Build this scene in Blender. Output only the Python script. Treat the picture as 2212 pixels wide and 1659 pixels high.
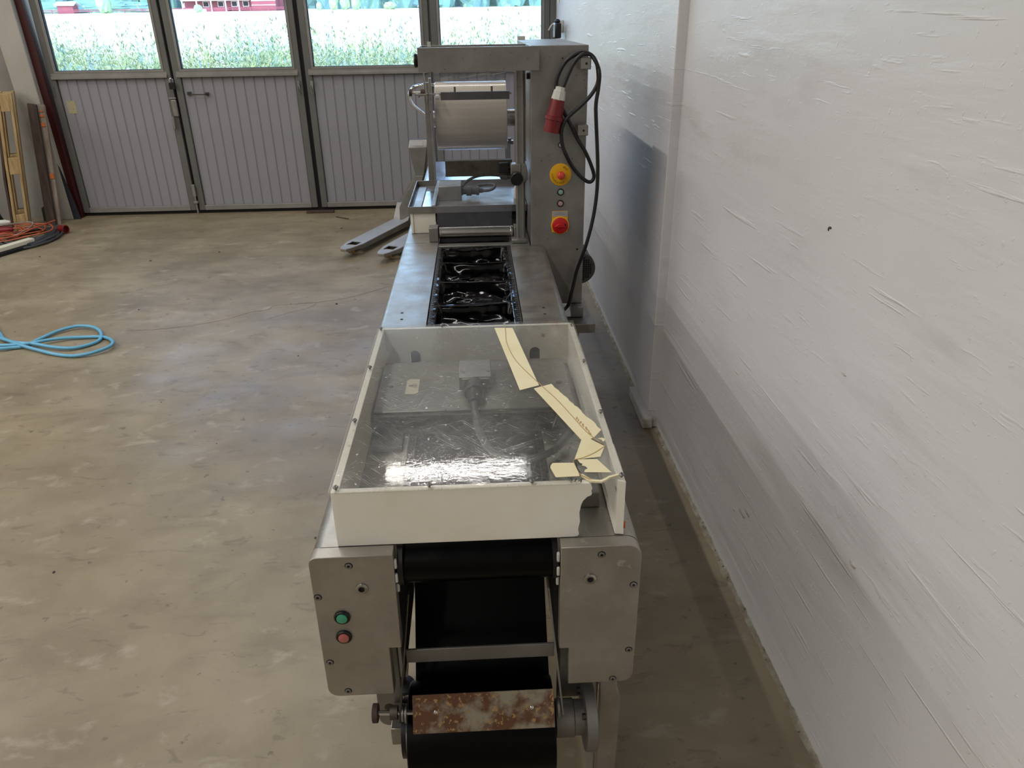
import bpy, bmesh, math, random
from mathutils import Vector, Matrix, noise
random.seed(7)
PI = math.pi
SC = bpy.context.scene
COL = SC.collection
for o in list(bpy.data.objects):
    bpy.data.objects.remove(o)

# ------------------------------------------------------------------ camera, world, lights, exposure
F_PX, YAW, PITCH, ROLL = 1618.2, 0.0413979, 0.4541327, -0.0151547
cam = bpy.data.cameras.new('camera'); cam_o = bpy.data.objects.new('camera', cam); COL.objects.link(cam_o)
cam.sensor_fit = 'HORIZONTAL'; cam.sensor_width = 36.0; cam.lens = 36.0 * F_PX / 2212.0
cam.clip_start = 0.05; cam.clip_end = 600
_f = Vector((math.sin(YAW) * math.cos(PITCH), math.cos(YAW) * math.cos(PITCH), -math.sin(PITCH)))
_r = Vector((math.cos(YAW), -math.sin(YAW), 0)); _u = _r.cross(_f)
_r2 = math.cos(ROLL) * _r + math.sin(ROLL) * _u; _u2 = -math.sin(ROLL) * _r + math.cos(ROLL) * _u
M3 = Matrix((_r2, _u2, -_f)).transposed()
cam_o.matrix_world = Matrix.Translation((0, 0, 1.78)) @ M3.to_4x4()
SC.camera = cam_o

world = bpy.data.worlds.new('world'); SC.world = world; world.use_nodes = True
_nt = world.node_tree; _bg = _nt.nodes['Background']
_sky = _nt.nodes.new('ShaderNodeTexSky'); _sky.sky_type = 'NISHITA'; _sky.sun_disc = False
_sky.sun_elevation = math.radians(42); _sky.sun_rotation = math.radians(200)
_sky.air_density = 1.0; _sky.dust_density = 1.0; _sky.ozone_density = 1.0
_nt.links.new(_sky.outputs[0], _bg.inputs['Color'])
_bg.inputs['Strength'].default_value = 0.9

def lamp(kind, name, loc, energy, color, size=None, size_y=None, rot=(0, 0, 0)):
    d = bpy.data.lights.new(name, kind); d.energy = energy; d.color = color
    if kind == 'AREA':
        d.shape = 'RECTANGLE'; d.size = size; d.size_y = size_y
    o = bpy.data.objects.new(name, d); COL.objects.link(o); o.location = loc; o.rotation_euler = rot
    return o
sun = lamp('SUN', 'sun', (0, -20, 40), 2.0, (1.0, 0.95, 0.87)); sun.data.angle = math.radians(0.6)
sun.rotation_euler = Vector((0.30, 0.72, -0.75)).to_track_quat('-Z', 'Y').to_euler()
WARM = (1.0, 0.96, 0.91)
TUBES = []
for x in (-1.75, -4.6, -7.4, -10.2):                 # rows of fluorescent tubes running along the hall
    for y in (-4.6, -2.6, -0.6, 1.4, 3.4, 5.4):
        TUBES.append((x, y, 0))
TUBES.append((-0.31, 6.52, 1))                      # the one crosswise tube that mirrors in the clear lid
for x, y, cross in TUBES:
    lamp('AREA', 'tube_lamp', (x, y, 4.42), ({-1.75: 31, -4.6: 28, -7.4: 46, -10.2: 50}[x] * (0.74 if y < 0 else 1.10)) if not cross else 19, WARM, 0.05, 1.42 if cross else 1.5, (0, 0, PI / 2 if cross else 0))

SC.view_settings.view_transform = 'Standard'; SC.view_settings.look = 'None'
SC.view_settings.gamma = 1.0; SC.view_settings.use_curve_mapping = False
SC.view_settings.exposure = 0.0
SC.cycles.use_denoising = True
SC.cycles.max_bounces = 8; SC.cycles.transparent_max_bounces = 16
SC.cycles.sample_clamp_indirect = 6.0
SC.cycles.caustics_reflective = False; SC.cycles.caustics_refractive = False

# ------------------------------------------------------------------ materials
def rgb(h):
    c = [int(h[i:i + 2], 16) / 255 for i in (0, 2, 4)]
    return tuple((v / 12.92 if v <= 0.04045 else ((v + 0.055) / 1.055) ** 2.4) for v in c) + (1,)

def mat(name, col, rough=0.5, metal=0.0, col2=None, nscale=5.0, ndetail=6.0, stretch=(1, 1, 1), bump=0.0, bscale=40.0, bstretch=None,
        rvar=0.0, coat=0.0, spec=0.5, speck=None, sscale=60.0, sthr=0.68, contrast=(0.35, 0.65), sss=0.0, trans=0.0, ior=1.45):
    m = bpy.data.materials.new(name); m.use_nodes = True
    nt = m.node_tree; N = nt.nodes; L = nt.links; b = N['Principled BSDF']
    b.inputs['Base Color'].default_value = col; b.inputs['Roughness'].default_value = rough
    b.inputs['Metallic'].default_value = metal; b.inputs['Specular IOR Level'].default_value = spec
    b.inputs['Coat Weight'].default_value = coat; b.inputs['Coat Roughness'].default_value = 0.08
    b.inputs['Transmission Weight'].default_value = trans; b.inputs['IOR'].default_value = ior
    if sss:
        b.inputs['Subsurface Weight'].default_value = sss; b.inputs['Subsurface Radius'].default_value = (0.02, 0.018, 0.012)
        b.inputs['Subsurface Scale'].default_value = 1.0
    tc = N.new('ShaderNodeTexCoord')
    def mapped(sv):
        mp = N.new('ShaderNodeMapping'); mp.inputs['Scale'].default_value = sv
        L.new(tc.outputs['Object'], mp.inputs['Vector']); return mp.outputs[0]
    def nz(sv, sc, det):
        n = N.new('ShaderNodeTexNoise'); n.inputs['Scale'].default_value = sc; n.inputs['Detail'].default_value = det
        n.inputs['Roughness'].default_value = 0.6
        L.new(mapped(sv), n.inputs['Vector']); return n.outputs['Fac']
    out = None
    if col2 is not None:
        f = nz(stretch, nscale, ndetail)
        cr = N.new('ShaderNodeMapRange'); cr.inputs[1].default_value = contrast[0]; cr.inputs[2].default_value = contrast[1]
        L.new(f, cr.inputs[0])
        mx = N.new('ShaderNodeMix'); mx.data_type = 'RGBA'; mx.inputs[6].default_value = col; mx.inputs[7].default_value = col2
        L.new(cr.outputs[0], mx.inputs[0]); out = mx.outputs[2]
    if speck is not None:
        f = nz((1, 1, 1), sscale, 3.0)
        cr = N.new('ShaderNodeMapRange'); cr.inputs[1].default_value = sthr; cr.inputs[2].default_value = sthr + 0.04
        L.new(f, cr.inputs[0])
        mx = N.new('ShaderNodeMix'); mx.data_type = 'RGBA'; mx.inputs[6].default_value = col; mx.inputs[7].default_value = speck
        if out is not None: L.new(out, mx.inputs[6])
        L.new(cr.outputs[0], mx.inputs[0]); out = mx.outputs[2]
    if out is not None: L.new(out, b.inputs['Base Color'])
    if rvar:
        f = nz(stretch, nscale * 1.7, 4.0)
        cr = N.new('ShaderNodeMapRange'); cr.inputs[1].default_value = 0.3; cr.inputs[2].default_value = 0.7
        cr.inputs[3].default_value = max(0.02, rough - rvar); cr.inputs[4].default_value = rough + rvar
        L.new(f, cr.inputs[0]); L.new(cr.outputs[0], b.inputs['Roughness'])
    if bump:
        f = nz(bstretch or stretch, bscale, 6.0)
        bp = N.new('ShaderNodeBump'); bp.inputs['Strength'].default_value = bump; bp.inputs['Distance'].default_value = 0.01
        L.new(f, bp.inputs['Height']); L.new(bp.outputs[0], b.inputs['Normal'])
    return m

def add_bump(m, sv, sc, strength, dist, thr=None, rot=(0, 0, 0)):
    """stack one more noise relief on a material"""
    nt = m.node_tree; N = nt.nodes; L = nt.links; b = N['Principled BSDF']
    tc = N.new('ShaderNodeTexCoord'); mp = N.new('ShaderNodeMapping'); mp.inputs['Scale'].default_value = sv
    mp.inputs['Rotation'].default_value = rot
    n = N.new('ShaderNodeTexNoise'); n.inputs['Scale'].default_value = sc; n.inputs['Detail'].default_value = 5
    L.new(tc.outputs['Object'], mp.inputs['Vector']); L.new(mp.outputs[0], n.inputs['Vector'])
    src = n.outputs['Fac']
    if thr:
        r = N.new('ShaderNodeMapRange'); r.inputs[1].default_value = thr[0]; r.inputs[2].default_value = thr[1]
        L.new(src, r.inputs[0]); src = r.outputs[0]
    bp = N.new('ShaderNodeBump'); bp.inputs['Strength'].default_value = strength; bp.inputs['Distance'].default_value = dist
    L.new(src, bp.inputs['Height'])
    if b.inputs['Normal'].links:
        L.new(b.inputs['Normal'].links[0].from_socket, bp.inputs['Normal'])
    L.new(bp.outputs[0], b.inputs['Normal'])

def add_patch(m, col, sc, thr, fade, amount, sv=(1, 1, 1), det=6, rot=(0, 0, 0), dist=0.0):
    """one more layer of stains / scuffs over a material's base colour"""
    nt = m.node_tree; N = nt.nodes; L = nt.links; b = N['Principled BSDF']
    tc = N.new('ShaderNodeTexCoord'); mp = N.new('ShaderNodeMapping'); mp.inputs['Scale'].default_value = sv; mp.inputs['Rotation'].default_value = rot
    n = N.new('ShaderNodeTexNoise'); n.inputs['Scale'].default_value = sc; n.inputs['Detail'].default_value = det; n.inputs['Roughness'].default_value = 0.62; n.inputs['Distortion'].default_value = dist
    L.new(tc.outputs['Object'], mp.inputs['Vector']); L.new(mp.outputs[0], n.inputs['Vector'])
    r = N.new('ShaderNodeMapRange'); r.inputs[1].default_value = thr; r.inputs[2].default_value = thr + fade; r.inputs[4].default_value = amount
    L.new(n.outputs['Fac'], r.inputs[0])
    mx = N.new('ShaderNodeMix'); mx.data_type = 'RGBA'; mx.inputs[7].default_value = col
    if b.inputs['Base Color'].links: L.new(b.inputs['Base Color'].links[0].from_socket, mx.inputs[6])
    else: mx.inputs[6].default_value = b.inputs['Base Color'].default_value[:]
    L.new(r.outputs[0], mx.inputs[0]); L.new(mx.outputs[2], b.inputs['Base Color'])

def glassy(name, tint, fres=1.45, haze=0.05, haze_col=(0.8, 0.85, 0.8, 1), rough=0.03, glow=0.0, glow_rough=0.3, scratch=False, bump=0.0, bsc=4.0, bst=(1, 1, 1)):
    m = bpy.data.materials.new(name); m.use_nodes = True
    nt = m.node_tree; N = nt.nodes; L = nt.links; N.remove(N['Principled BSDF']); out = N['Material Output']
    tr = N.new('ShaderNodeBsdfTransparent'); tr.inputs[0].default_value = tint
    gl = N.new('ShaderNodeBsdfGlossy'); gl.inputs['Roughness'].default_value = rough
    ge = N.new('ShaderNodeNewGeometry'); dt = N.new('ShaderNodeVectorMath'); dt.operation = 'DOT_PRODUCT'
    L.new(ge.outputs['Normal'], dt.inputs[0]); L.new(ge.outputs['Incoming'], dt.inputs[1])
    ab = N.new('ShaderNodeMath'); ab.operation = 'ABSOLUTE'; L.new(dt.outputs['Value'], ab.inputs[0])
    om = N.new('ShaderNodeMath'); om.operation = 'SUBTRACT'; om.inputs[0].default_value = 1.0; L.new(ab.outputs[0], om.inputs[1])
    pw5 = N.new('ShaderNodeMath'); pw5.operation = 'POWER'; pw5.inputs[1].default_value = 5.0; L.new(om.outputs[0], pw5.inputs[0])
    f0 = ((fres - 1) / (fres + 1)) ** 2
    fr = N.new('ShaderNodeMath'); fr.operation = 'MULTIPLY_ADD'; fr.inputs[1].default_value = 1 - f0; fr.inputs[2].default_value = f0; L.new(pw5.outputs[0], fr.inputs[0])
    mx = N.new('ShaderNodeMixShader'); L.new(fr.outputs[0], mx.inputs[0]); L.new(tr.outputs[0], mx.inputs[1]); L.new(gl.outputs[0], mx.inputs[2])
    cur = mx.outputs[0]
    tc = N.new('ShaderNodeTexCoord')
    if glow:
        g2 = N.new('ShaderNodeBsdfGlossy'); g2.inputs['Roughness'].default_value = glow_rough
        m2 = N.new('ShaderNodeMixShader'); m2.inputs[0].default_value = glow
        L.new(cur, m2.inputs[1]); L.new(g2.outputs[0], m2.inputs[2]); cur = m2.outputs[0]
    if haze:
        d = N.new('ShaderNodeBsdfDiffuse'); d.inputs[0].default_value = haze_col
        m3 = N.new('ShaderNodeMixShader'); m3.inputs[0].default_value = haze
        L.new(cur, m3.inputs[1]); L.new(d.outputs[0], m3.inputs[2]); cur = m3.outputs[0]
        if scratch:
            acc = None
            for ang, th, sc in ((0.5, 0.69, 22), (-0.9, 0.70, 20), (1.3, 0.70, 26), (2.3, 0.69, 24), (0.9, 0.70, 32), (-0.35, 0.70, 28), (0.0, 0.70, 90)):
                mp = N.new('ShaderNodeMapping'); mp.vector_type = 'TEXTURE'; mp.inputs['Rotation'].default_value = (0, 0, ang)
                mp.inputs['Scale'].default_value = (2.6, 0.022, 1) if sc < 50 else (1, 1, 1)
                L.new(tc.outputs['Object'], mp.inputs['Vector'])
                n = N.new('ShaderNodeTexNoise'); n.inputs['Scale'].default_value = sc; n.inputs['Detail'].default_value = 2; n.inputs['Distortion'].default_value = 0.3
                L.new(mp.outputs[0], n.inputs['Vector'])
                r = N.new('ShaderNodeMapRange'); r.inputs[1].default_value = th; r.inputs[2].default_value = th + 0.02
                r.inputs[4].default_value = 1.0
                L.new(n.outputs['Fac'], r.inputs[0])
                if acc is None: acc = r.outputs[0]
                else:
                    a = N.new('ShaderNodeMath'); a.operation = 'MAXIMUM'; L.new(acc, a.inputs[0]); L.new(r.outputs[0], a.inputs[1]); acc = a.outputs[0]
            a = N.new('ShaderNodeMath'); a.operation = 'MULTIPLY_ADD'; a.inputs[1].default_value = 0.06; a.inputs[2].default_value = haze; L.new(acc, a.inputs[0])
            L.new(a.outputs[0], m3.inputs[0])
            a = N.new('ShaderNodeMath'); a.operation = 'MULTIPLY_ADD'; a.inputs[1].default_value = 0.45; a.inputs[2].default_value = glow; L.new(acc, a.inputs[0])
            L.new(a.outputs[0], m2.inputs[0])
    if bump:
        mp = N.new('ShaderNodeMapping'); mp.inputs['Scale'].default_value = bst; L.new(tc.outputs['Object'], mp.inputs['Vector'])
        n = N.new('ShaderNodeTexNoise'); n.inputs['Scale'].default_value = bsc; n.inputs['Detail'].default_value = 4
        L.new(mp.outputs[0], n.inputs['Vector'])
        bp = N.new('ShaderNodeBump'); bp.inputs['Strength'].default_value = bump; bp.inputs['Distance'].default_value = 0.01
        L.new(n.outputs['Fac'], bp.inputs['Height']); L.new(bp.outputs[0], gl.inputs['Normal'])
        if glow: L.new(bp.outputs[0], g2.inputs['Normal'])
    L.new(cur, out.inputs[0])
    return m

MT = {}
MT['floor'] = mat('concrete_floor', rgb('7a6e58'), 0.44, col2=rgb('93876f'), nscale=1.5, ndetail=10, rvar=0.12, bump=0.12, bscale=14, spec=0.6, speck=rgb('6a604f'), sscale=16, sthr=0.665, contrast=(0.36, 0.64))
add_bump(MT['floor'], (0.5, 1, 1), 3.0, 0.22, 0.02)
add_patch(MT['floor'], rgb('6a5e4a'), 2.6, 0.50, 0.16, 0.45, (1, 2.0, 1), 10, (0, 0, .3), 0.6)
add_patch(MT['floor'], rgb('5b503f'), 7.0, 0.60, 0.05, 0.40, (1, 2.2, 1), 8, (0, 0, .2), 0.8)
add_patch(MT['floor'], rgb('b3aa98'), 5.0, 0.58, 0.10, 0.35, (1, 1.6, 1), 10, (0, 0, -.4), 0.4)
add_patch(MT['floor'], rgb('4c4234'), 46.0, 0.70, 0.03, 0.6, (1, 1.5, 1), 3)
MT['concrete_dirty'] = mat('rough_concrete', rgb('7d745f'), 0.85, col2=rgb('aaa595'), nscale=18, bump=0.8, bscale=60, speck=rgb('4a4334'), sscale=45, sthr=0.66)
MT['wall'] = mat('white_wall_paint', rgb('d6d5d6'), 0.38, col2=rgb('cccbcc'), nscale=0.9, stretch=(1, 0.5, 1.2), bump=0.05, bscale=60, rvar=0.08)
add_bump(MT['wall'], (1, 0.35, 2.2), 5.0, 0.16, 0.012, (0.5, 0.85))
add_bump(MT['wall'], (1, 1.1, 22), 2.0, 0.42, 0.005, (0.64, 0.74), (-0.12, 0, 0))
add_bump(MT['wall'], (1, 1, 1), 1.1, 0.28, 0.03)
add_bump(MT['wall'], (1, 1.3, 9), 6.5, 0.30, 0.005, (0.64, 0.84), (-0.20, 0, 0))
add_bump(MT['wall'], (1, 1, 1), 55.0, 0.35, 0.002, (0.66, 0.72))
add_patch(MT['wall'], rgb('a3a09d'), 60.0, 0.72, 0.02, 0.5)
add_patch(MT['wall'], rgb('a9a5a2'), 2.2, 0.56, 0.14, 0.35, (1, .6, 3), 8, (-.15, 0, 0))
MT['wall_plain'] = mat('plain_wall_paint', rgb('b9b6b0'), 0.6, col2=rgb('aca8a1'), nscale=1.2, bump=0.08, bscale=30)
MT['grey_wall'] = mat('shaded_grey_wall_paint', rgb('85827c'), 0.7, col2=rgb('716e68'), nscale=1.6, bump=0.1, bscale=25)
MT['column_paint'] = mat('chalky_column_paint', rgb('a8a49b'), 0.7, col2=rgb('9a968d'), nscale=1.5, bump=0.08, bscale=30)
MT['ceiling'] = mat('grey_ceiling_boards', rgb('6c6b69'), 0.8)
MT['alu'] = mat('brushed_aluminium', rgb('a5a39e'), 0.40, 0.85, col2=rgb('94918a'), nscale=9, stretch=(1, 1, 1), rvar=0.08, bump=0.03, bscale=200, speck=rgb('6f6b62'), sscale=150, sthr=0.66)
MT['alu_front'] = mat('scuffed_aluminium_plate', rgb('aaa59d'), 0.45, 0.7, col2=rgb('9a958c'), nscale=12, rvar=0.10, bump=0.03, bscale=160, speck=rgb('b5b0a4'), sscale=38, sthr=0.70)
add_patch(MT['alu_front'], rgb('c4bfb3'), 24.0, 0.69, 0.02, 0.6, det=4)
add_patch(MT['alu_front'], rgb('cac5ba'), 6.0, 0.70, 0.03, 0.5, (1, 1, 2), 8)
add_patch(MT['alu'], rgb('5c564c'), 90.0, 0.62, 0.06, 0.6)
add_patch(MT['alu'], rgb('7f7a70'), 5.0, 0.52, 0.2, 0.5, (2, 1, 1), 9)
MT['steel'] = mat('stainless_steel', rgb('aaa8a4'), 0.30, 1.0)
MT['steel_dull'] = mat('dull_stainless_steel', rgb('8c8a86'), 0.42, 0.6, col2=rgb('7c7a76'), nscale=7, rvar=0.1, speck=rgb('5f5c57'), sscale=70, sthr=0.68)
MT['steel_deck'] = mat('polished_steel_deck', rgb('b8babd'), 0.22, 1.0, col2=rgb('a5a8ab'), nscale=4, rvar=0.06)
MT['jack_steel'] = mat('satin_jack_steel', rgb('c3c6ca'), 0.36, 0.45, col2=rgb('b2b5b9'), nscale=5, rvar=0.06)
MT['chrome'] = mat('chrome', rgb('d8d8d8'), 0.12, 1.0)
MT['dark_steel'] = mat('dark_oiled_steel', rgb('57534c'), 0.5, 0.7, col2=rgb('443f38'), nscale=20)
MT['rust'] = mat('rusted_steel', rgb('5a3c28'), 0.8, 0.1, col2=rgb('857e6e'), nscale=22, ndetail=12, bump=0.3, bscale=90, speck=rgb('94774c'), sscale=90, sthr=0.585, contrast=(0.44, 0.60))
_r = MT['rust'].node_tree
for _n in list(_r.nodes):
    if _n.type == 'MAP_RANGE' and abs(_n.inputs[1].default_value - 0.44) < 1e-6:
        _src = _n.inputs[0].links[0].from_socket
        _tc = _r.nodes.new('ShaderNodeTexCoord'); _sx = _r.nodes.new('ShaderNodeSeparateXYZ'); _r.links.new(_tc.outputs['Object'], _sx.inputs[0])
        _ma = _r.nodes.new('ShaderNodeMath'); _ma.operation = 'MULTIPLY_ADD'; _ma.inputs[1].default_value = 0.75
        _r.links.new(_sx.outputs[0], _ma.inputs[0]); _r.links.new(_src, _ma.inputs[2]); _r.links.new(_ma.outputs[0], _n.inputs[0])
MT['white_plastic'] = mat('white_cutting_board_plastic', rgb('efece3'), 0.42, col2=rgb('e6e1d2'), nscale=5, bump=0.02, bscale=80, sss=0.1, speck=rgb('b7a886'), sscale=9, sthr=0.70)
MT['white_edge'] = mat('white_plastic_edge', rgb('e8e5dc'), 0.4, sss=0.2)
MT['tape'] = mat('masking_tape', rgb('e6dcb8'), 0.6, col2=rgb('e0d5ab'), nscale=14)
MT['tape_glue'] = mat('brown_glue_residue', rgb('b49763'), 0.7)
MT['marker'] = mat('black_marker_ink', rgb('17161a'), 0.5)
MT['black_film'] = mat('black_plastic_film', rgb('020203'), 0.10, spec=0.35, bump=0.0)
add_bump(MT['black_film'], (1, 1, 1), 9.0, 0.05, 0.006)
MT['black_film_dull'] = mat('black_film_flat', rgb('020203'), 0.30, spec=0.18, bump=0.03, bscale=10)
MT['black_plastic'] = mat('black_plastic', rgb('101012'), 0.35)
MT['black_rubber'] = mat('black_cable_rubber', rgb('17171a'), 0.45)
MT['grey_rubber'] = mat('grey_cable_rubber', rgb('3c3e40'), 0.5)
MT['orange'] = mat('orange_cable', rgb('b5603c'), 0.5, col2=rgb('a1492f'), nscale=3)
MT['red_plastic'] = mat('red_plug_plastic', rgb('77171d'), 0.4, col2=rgb('6a1318'), nscale=10)
MT['red_switch'] = mat('red_switch_plastic', rgb('b51018'), 0.35)
MT['red_lens'] = mat('red_button_lens', rgb('d0402c'), 0.15, coat=0.6)
MT['yellow'] = mat('yellow_disc_plastic', rgb('d9a30c'), 0.45)
MT['green_lens'] = mat('green_button_lens', rgb('3f9a76'), 0.25, coat=0.4)
MT['pale_green'] = mat('pale_green_button', rgb('7fa595'), 0.3, coat=0.4)
MT['pink_lens'] = mat('faded_red_button', rgb('b0645c'), 0.25, coat=0.4)
MT['pale_pink'] = mat('pale_pink_button', rgb('a98886'), 0.3, coat=0.4)
MT['label'] = mat('paper_label', rgb('cfcbb8'), 0.6)
MT['grey_label'] = mat('grey_switch_label', rgb('9b9b99'), 0.5)
MT['gland'] = mat('light_grey_gland', rgb('c3c4bd'), 0.5)
MT['door_metal'] = mat('grey_painted_metal', rgb('62625f'), 0.5, col2=rgb('595956'), nscale=3)
MT['door_bead'] = mat('glazing_bead_aluminium', rgb('86847f'), 0.45, 0.2, col2=rgb('7a7873'), nscale=6)
MT['door_board'] = mat('grey_boards', rgb('8b8b90'), 0.5, col2=rgb('7f7f84'), nscale=2.5, stretch=(1, 1, 0.3))
MT['gasket'] = mat('black_rubber_gasket', rgb('0d0d0f'), 0.7)
MT['red_steel'] = mat('dark_red_painted_steel', rgb('3a1012'), 0.4, speck=rgb('8a7a74'), sscale=14, sthr=0.74)
MT['note'] = mat('yellowed_paper_note', rgb('9d9677'), 0.7, speck=rgb('6d6a58'), sscale=50, sthr=0.6)
MT['wood'] = mat('pale_pine', rgb('b59c72'), 0.7, col2=rgb('967c52'), nscale=7, stretch=(6, 6, 0.6), bump=0.15, bscale=20)
MT['wood_brown'] = mat('weathered_brown_wood', rgb('4d3f38'), 0.8, col2=rgb('3a2e29'), nscale=6, stretch=(6, 6, 0.6), bump=0.2, bscale=20)
MT['wood_grey'] = mat('whitewashed_plank', rgb('94897f'), 0.8, col2=rgb('786a60'), nscale=6, stretch=(6, 6, 0.8))
MT['orange_paint'] = mat('orange_marking_paint', rgb('c46a35'), 0.7)
MT['blue_hose'] = mat('blue_air_hose', rgb('5fa3c4'), 0.35, coat=0.2)
MT['dark_blue'] = mat('dark_blue_sheet', rgb('23262f'), 0.6)
MT['film_roll'] = mat('clear_film_roll', rgb('c9bfae'), 0.32, col2=rgb('b3a998'), nscale=4, stretch=(0.2, 2, 6), coat=0.5)
MT['clear_film'] = glassy('clear_film', (0.93, 0.94, 0.97, 1), 1.35, 0.10, (0.55, 0.58, 0.68, 1), 0.08, bump=0.3, bsc=5, bst=(6, 6, 0.7))
MT['acrylic'] = glassy('scratched_acrylic', (0.98, 0.98, 0.965, 1), 1.49, 0.012, (0.66, 0.67, 0.60, 1), 0.03, glow=0.045, glow_rough=0.22, scratch=True, bump=0.02, bsc=60, bst=(1, 1, 1))
MT['pane'] = glassy('window_glass', (0.95, 0.98, 1.0, 1), 1.45, 0.03, (0.8, 0.9, 1.0, 1), 0.0)
MT['field'] = mat('dry_grain_field', rgb('d4cfc2'), 0.9, col2=rgb('c9c3b5'), nscale=0.8, bump=0.5, bscale=3, speck=rgb('a9a595'), sscale=1.6, sthr=0.66)
MT['weed'] = mat('pale_green_weeds', rgb('92b285'), 0.8, col2=rgb('aebb84'), nscale=1.2, speck=rgb('8aaca8'), sscale=0.9, sthr=0.55)
MT['petal'] = mat('white_petals', rgb('f4f6f2'), 0.8)
MT['forest'] = mat('hazy_blue_green_forest', rgb('6c9c90'), 0.9, col2=rgb('5f8a98'), nscale=0.5, speck=rgb('8fb592'), sscale=1.2, sthr=0.6)  # haze and glare put into the outdoor colours: weeds, trees and barn paled
MT['bush'] = mat('yellow_green_bush', rgb('9cc08a'), 0.9, col2=rgb('86b596'), nscale=1.0)
MT['trunk'] = mat('birch_bark', rgb('b9c3c6'), 0.8)
MT['barn_red'] = mat('red_barn_boards', rgb('94505c'), 0.8, col2=rgb('854a5c'), nscale=1.0)
MT['barn_roof'] = mat('pale_pink_roof', rgb('d89a9c'), 0.7)
MT['barn_white'] = mat('white_barn_trim', rgb('e6e9ee'), 0.7)
MT['dark_void'] = mat('dark_opening', rgb('2a3340'), 0.9)
MT['tube_glass'] = mat('tube_fixture_white', rgb('e6e4de'), 0.5)

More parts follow.
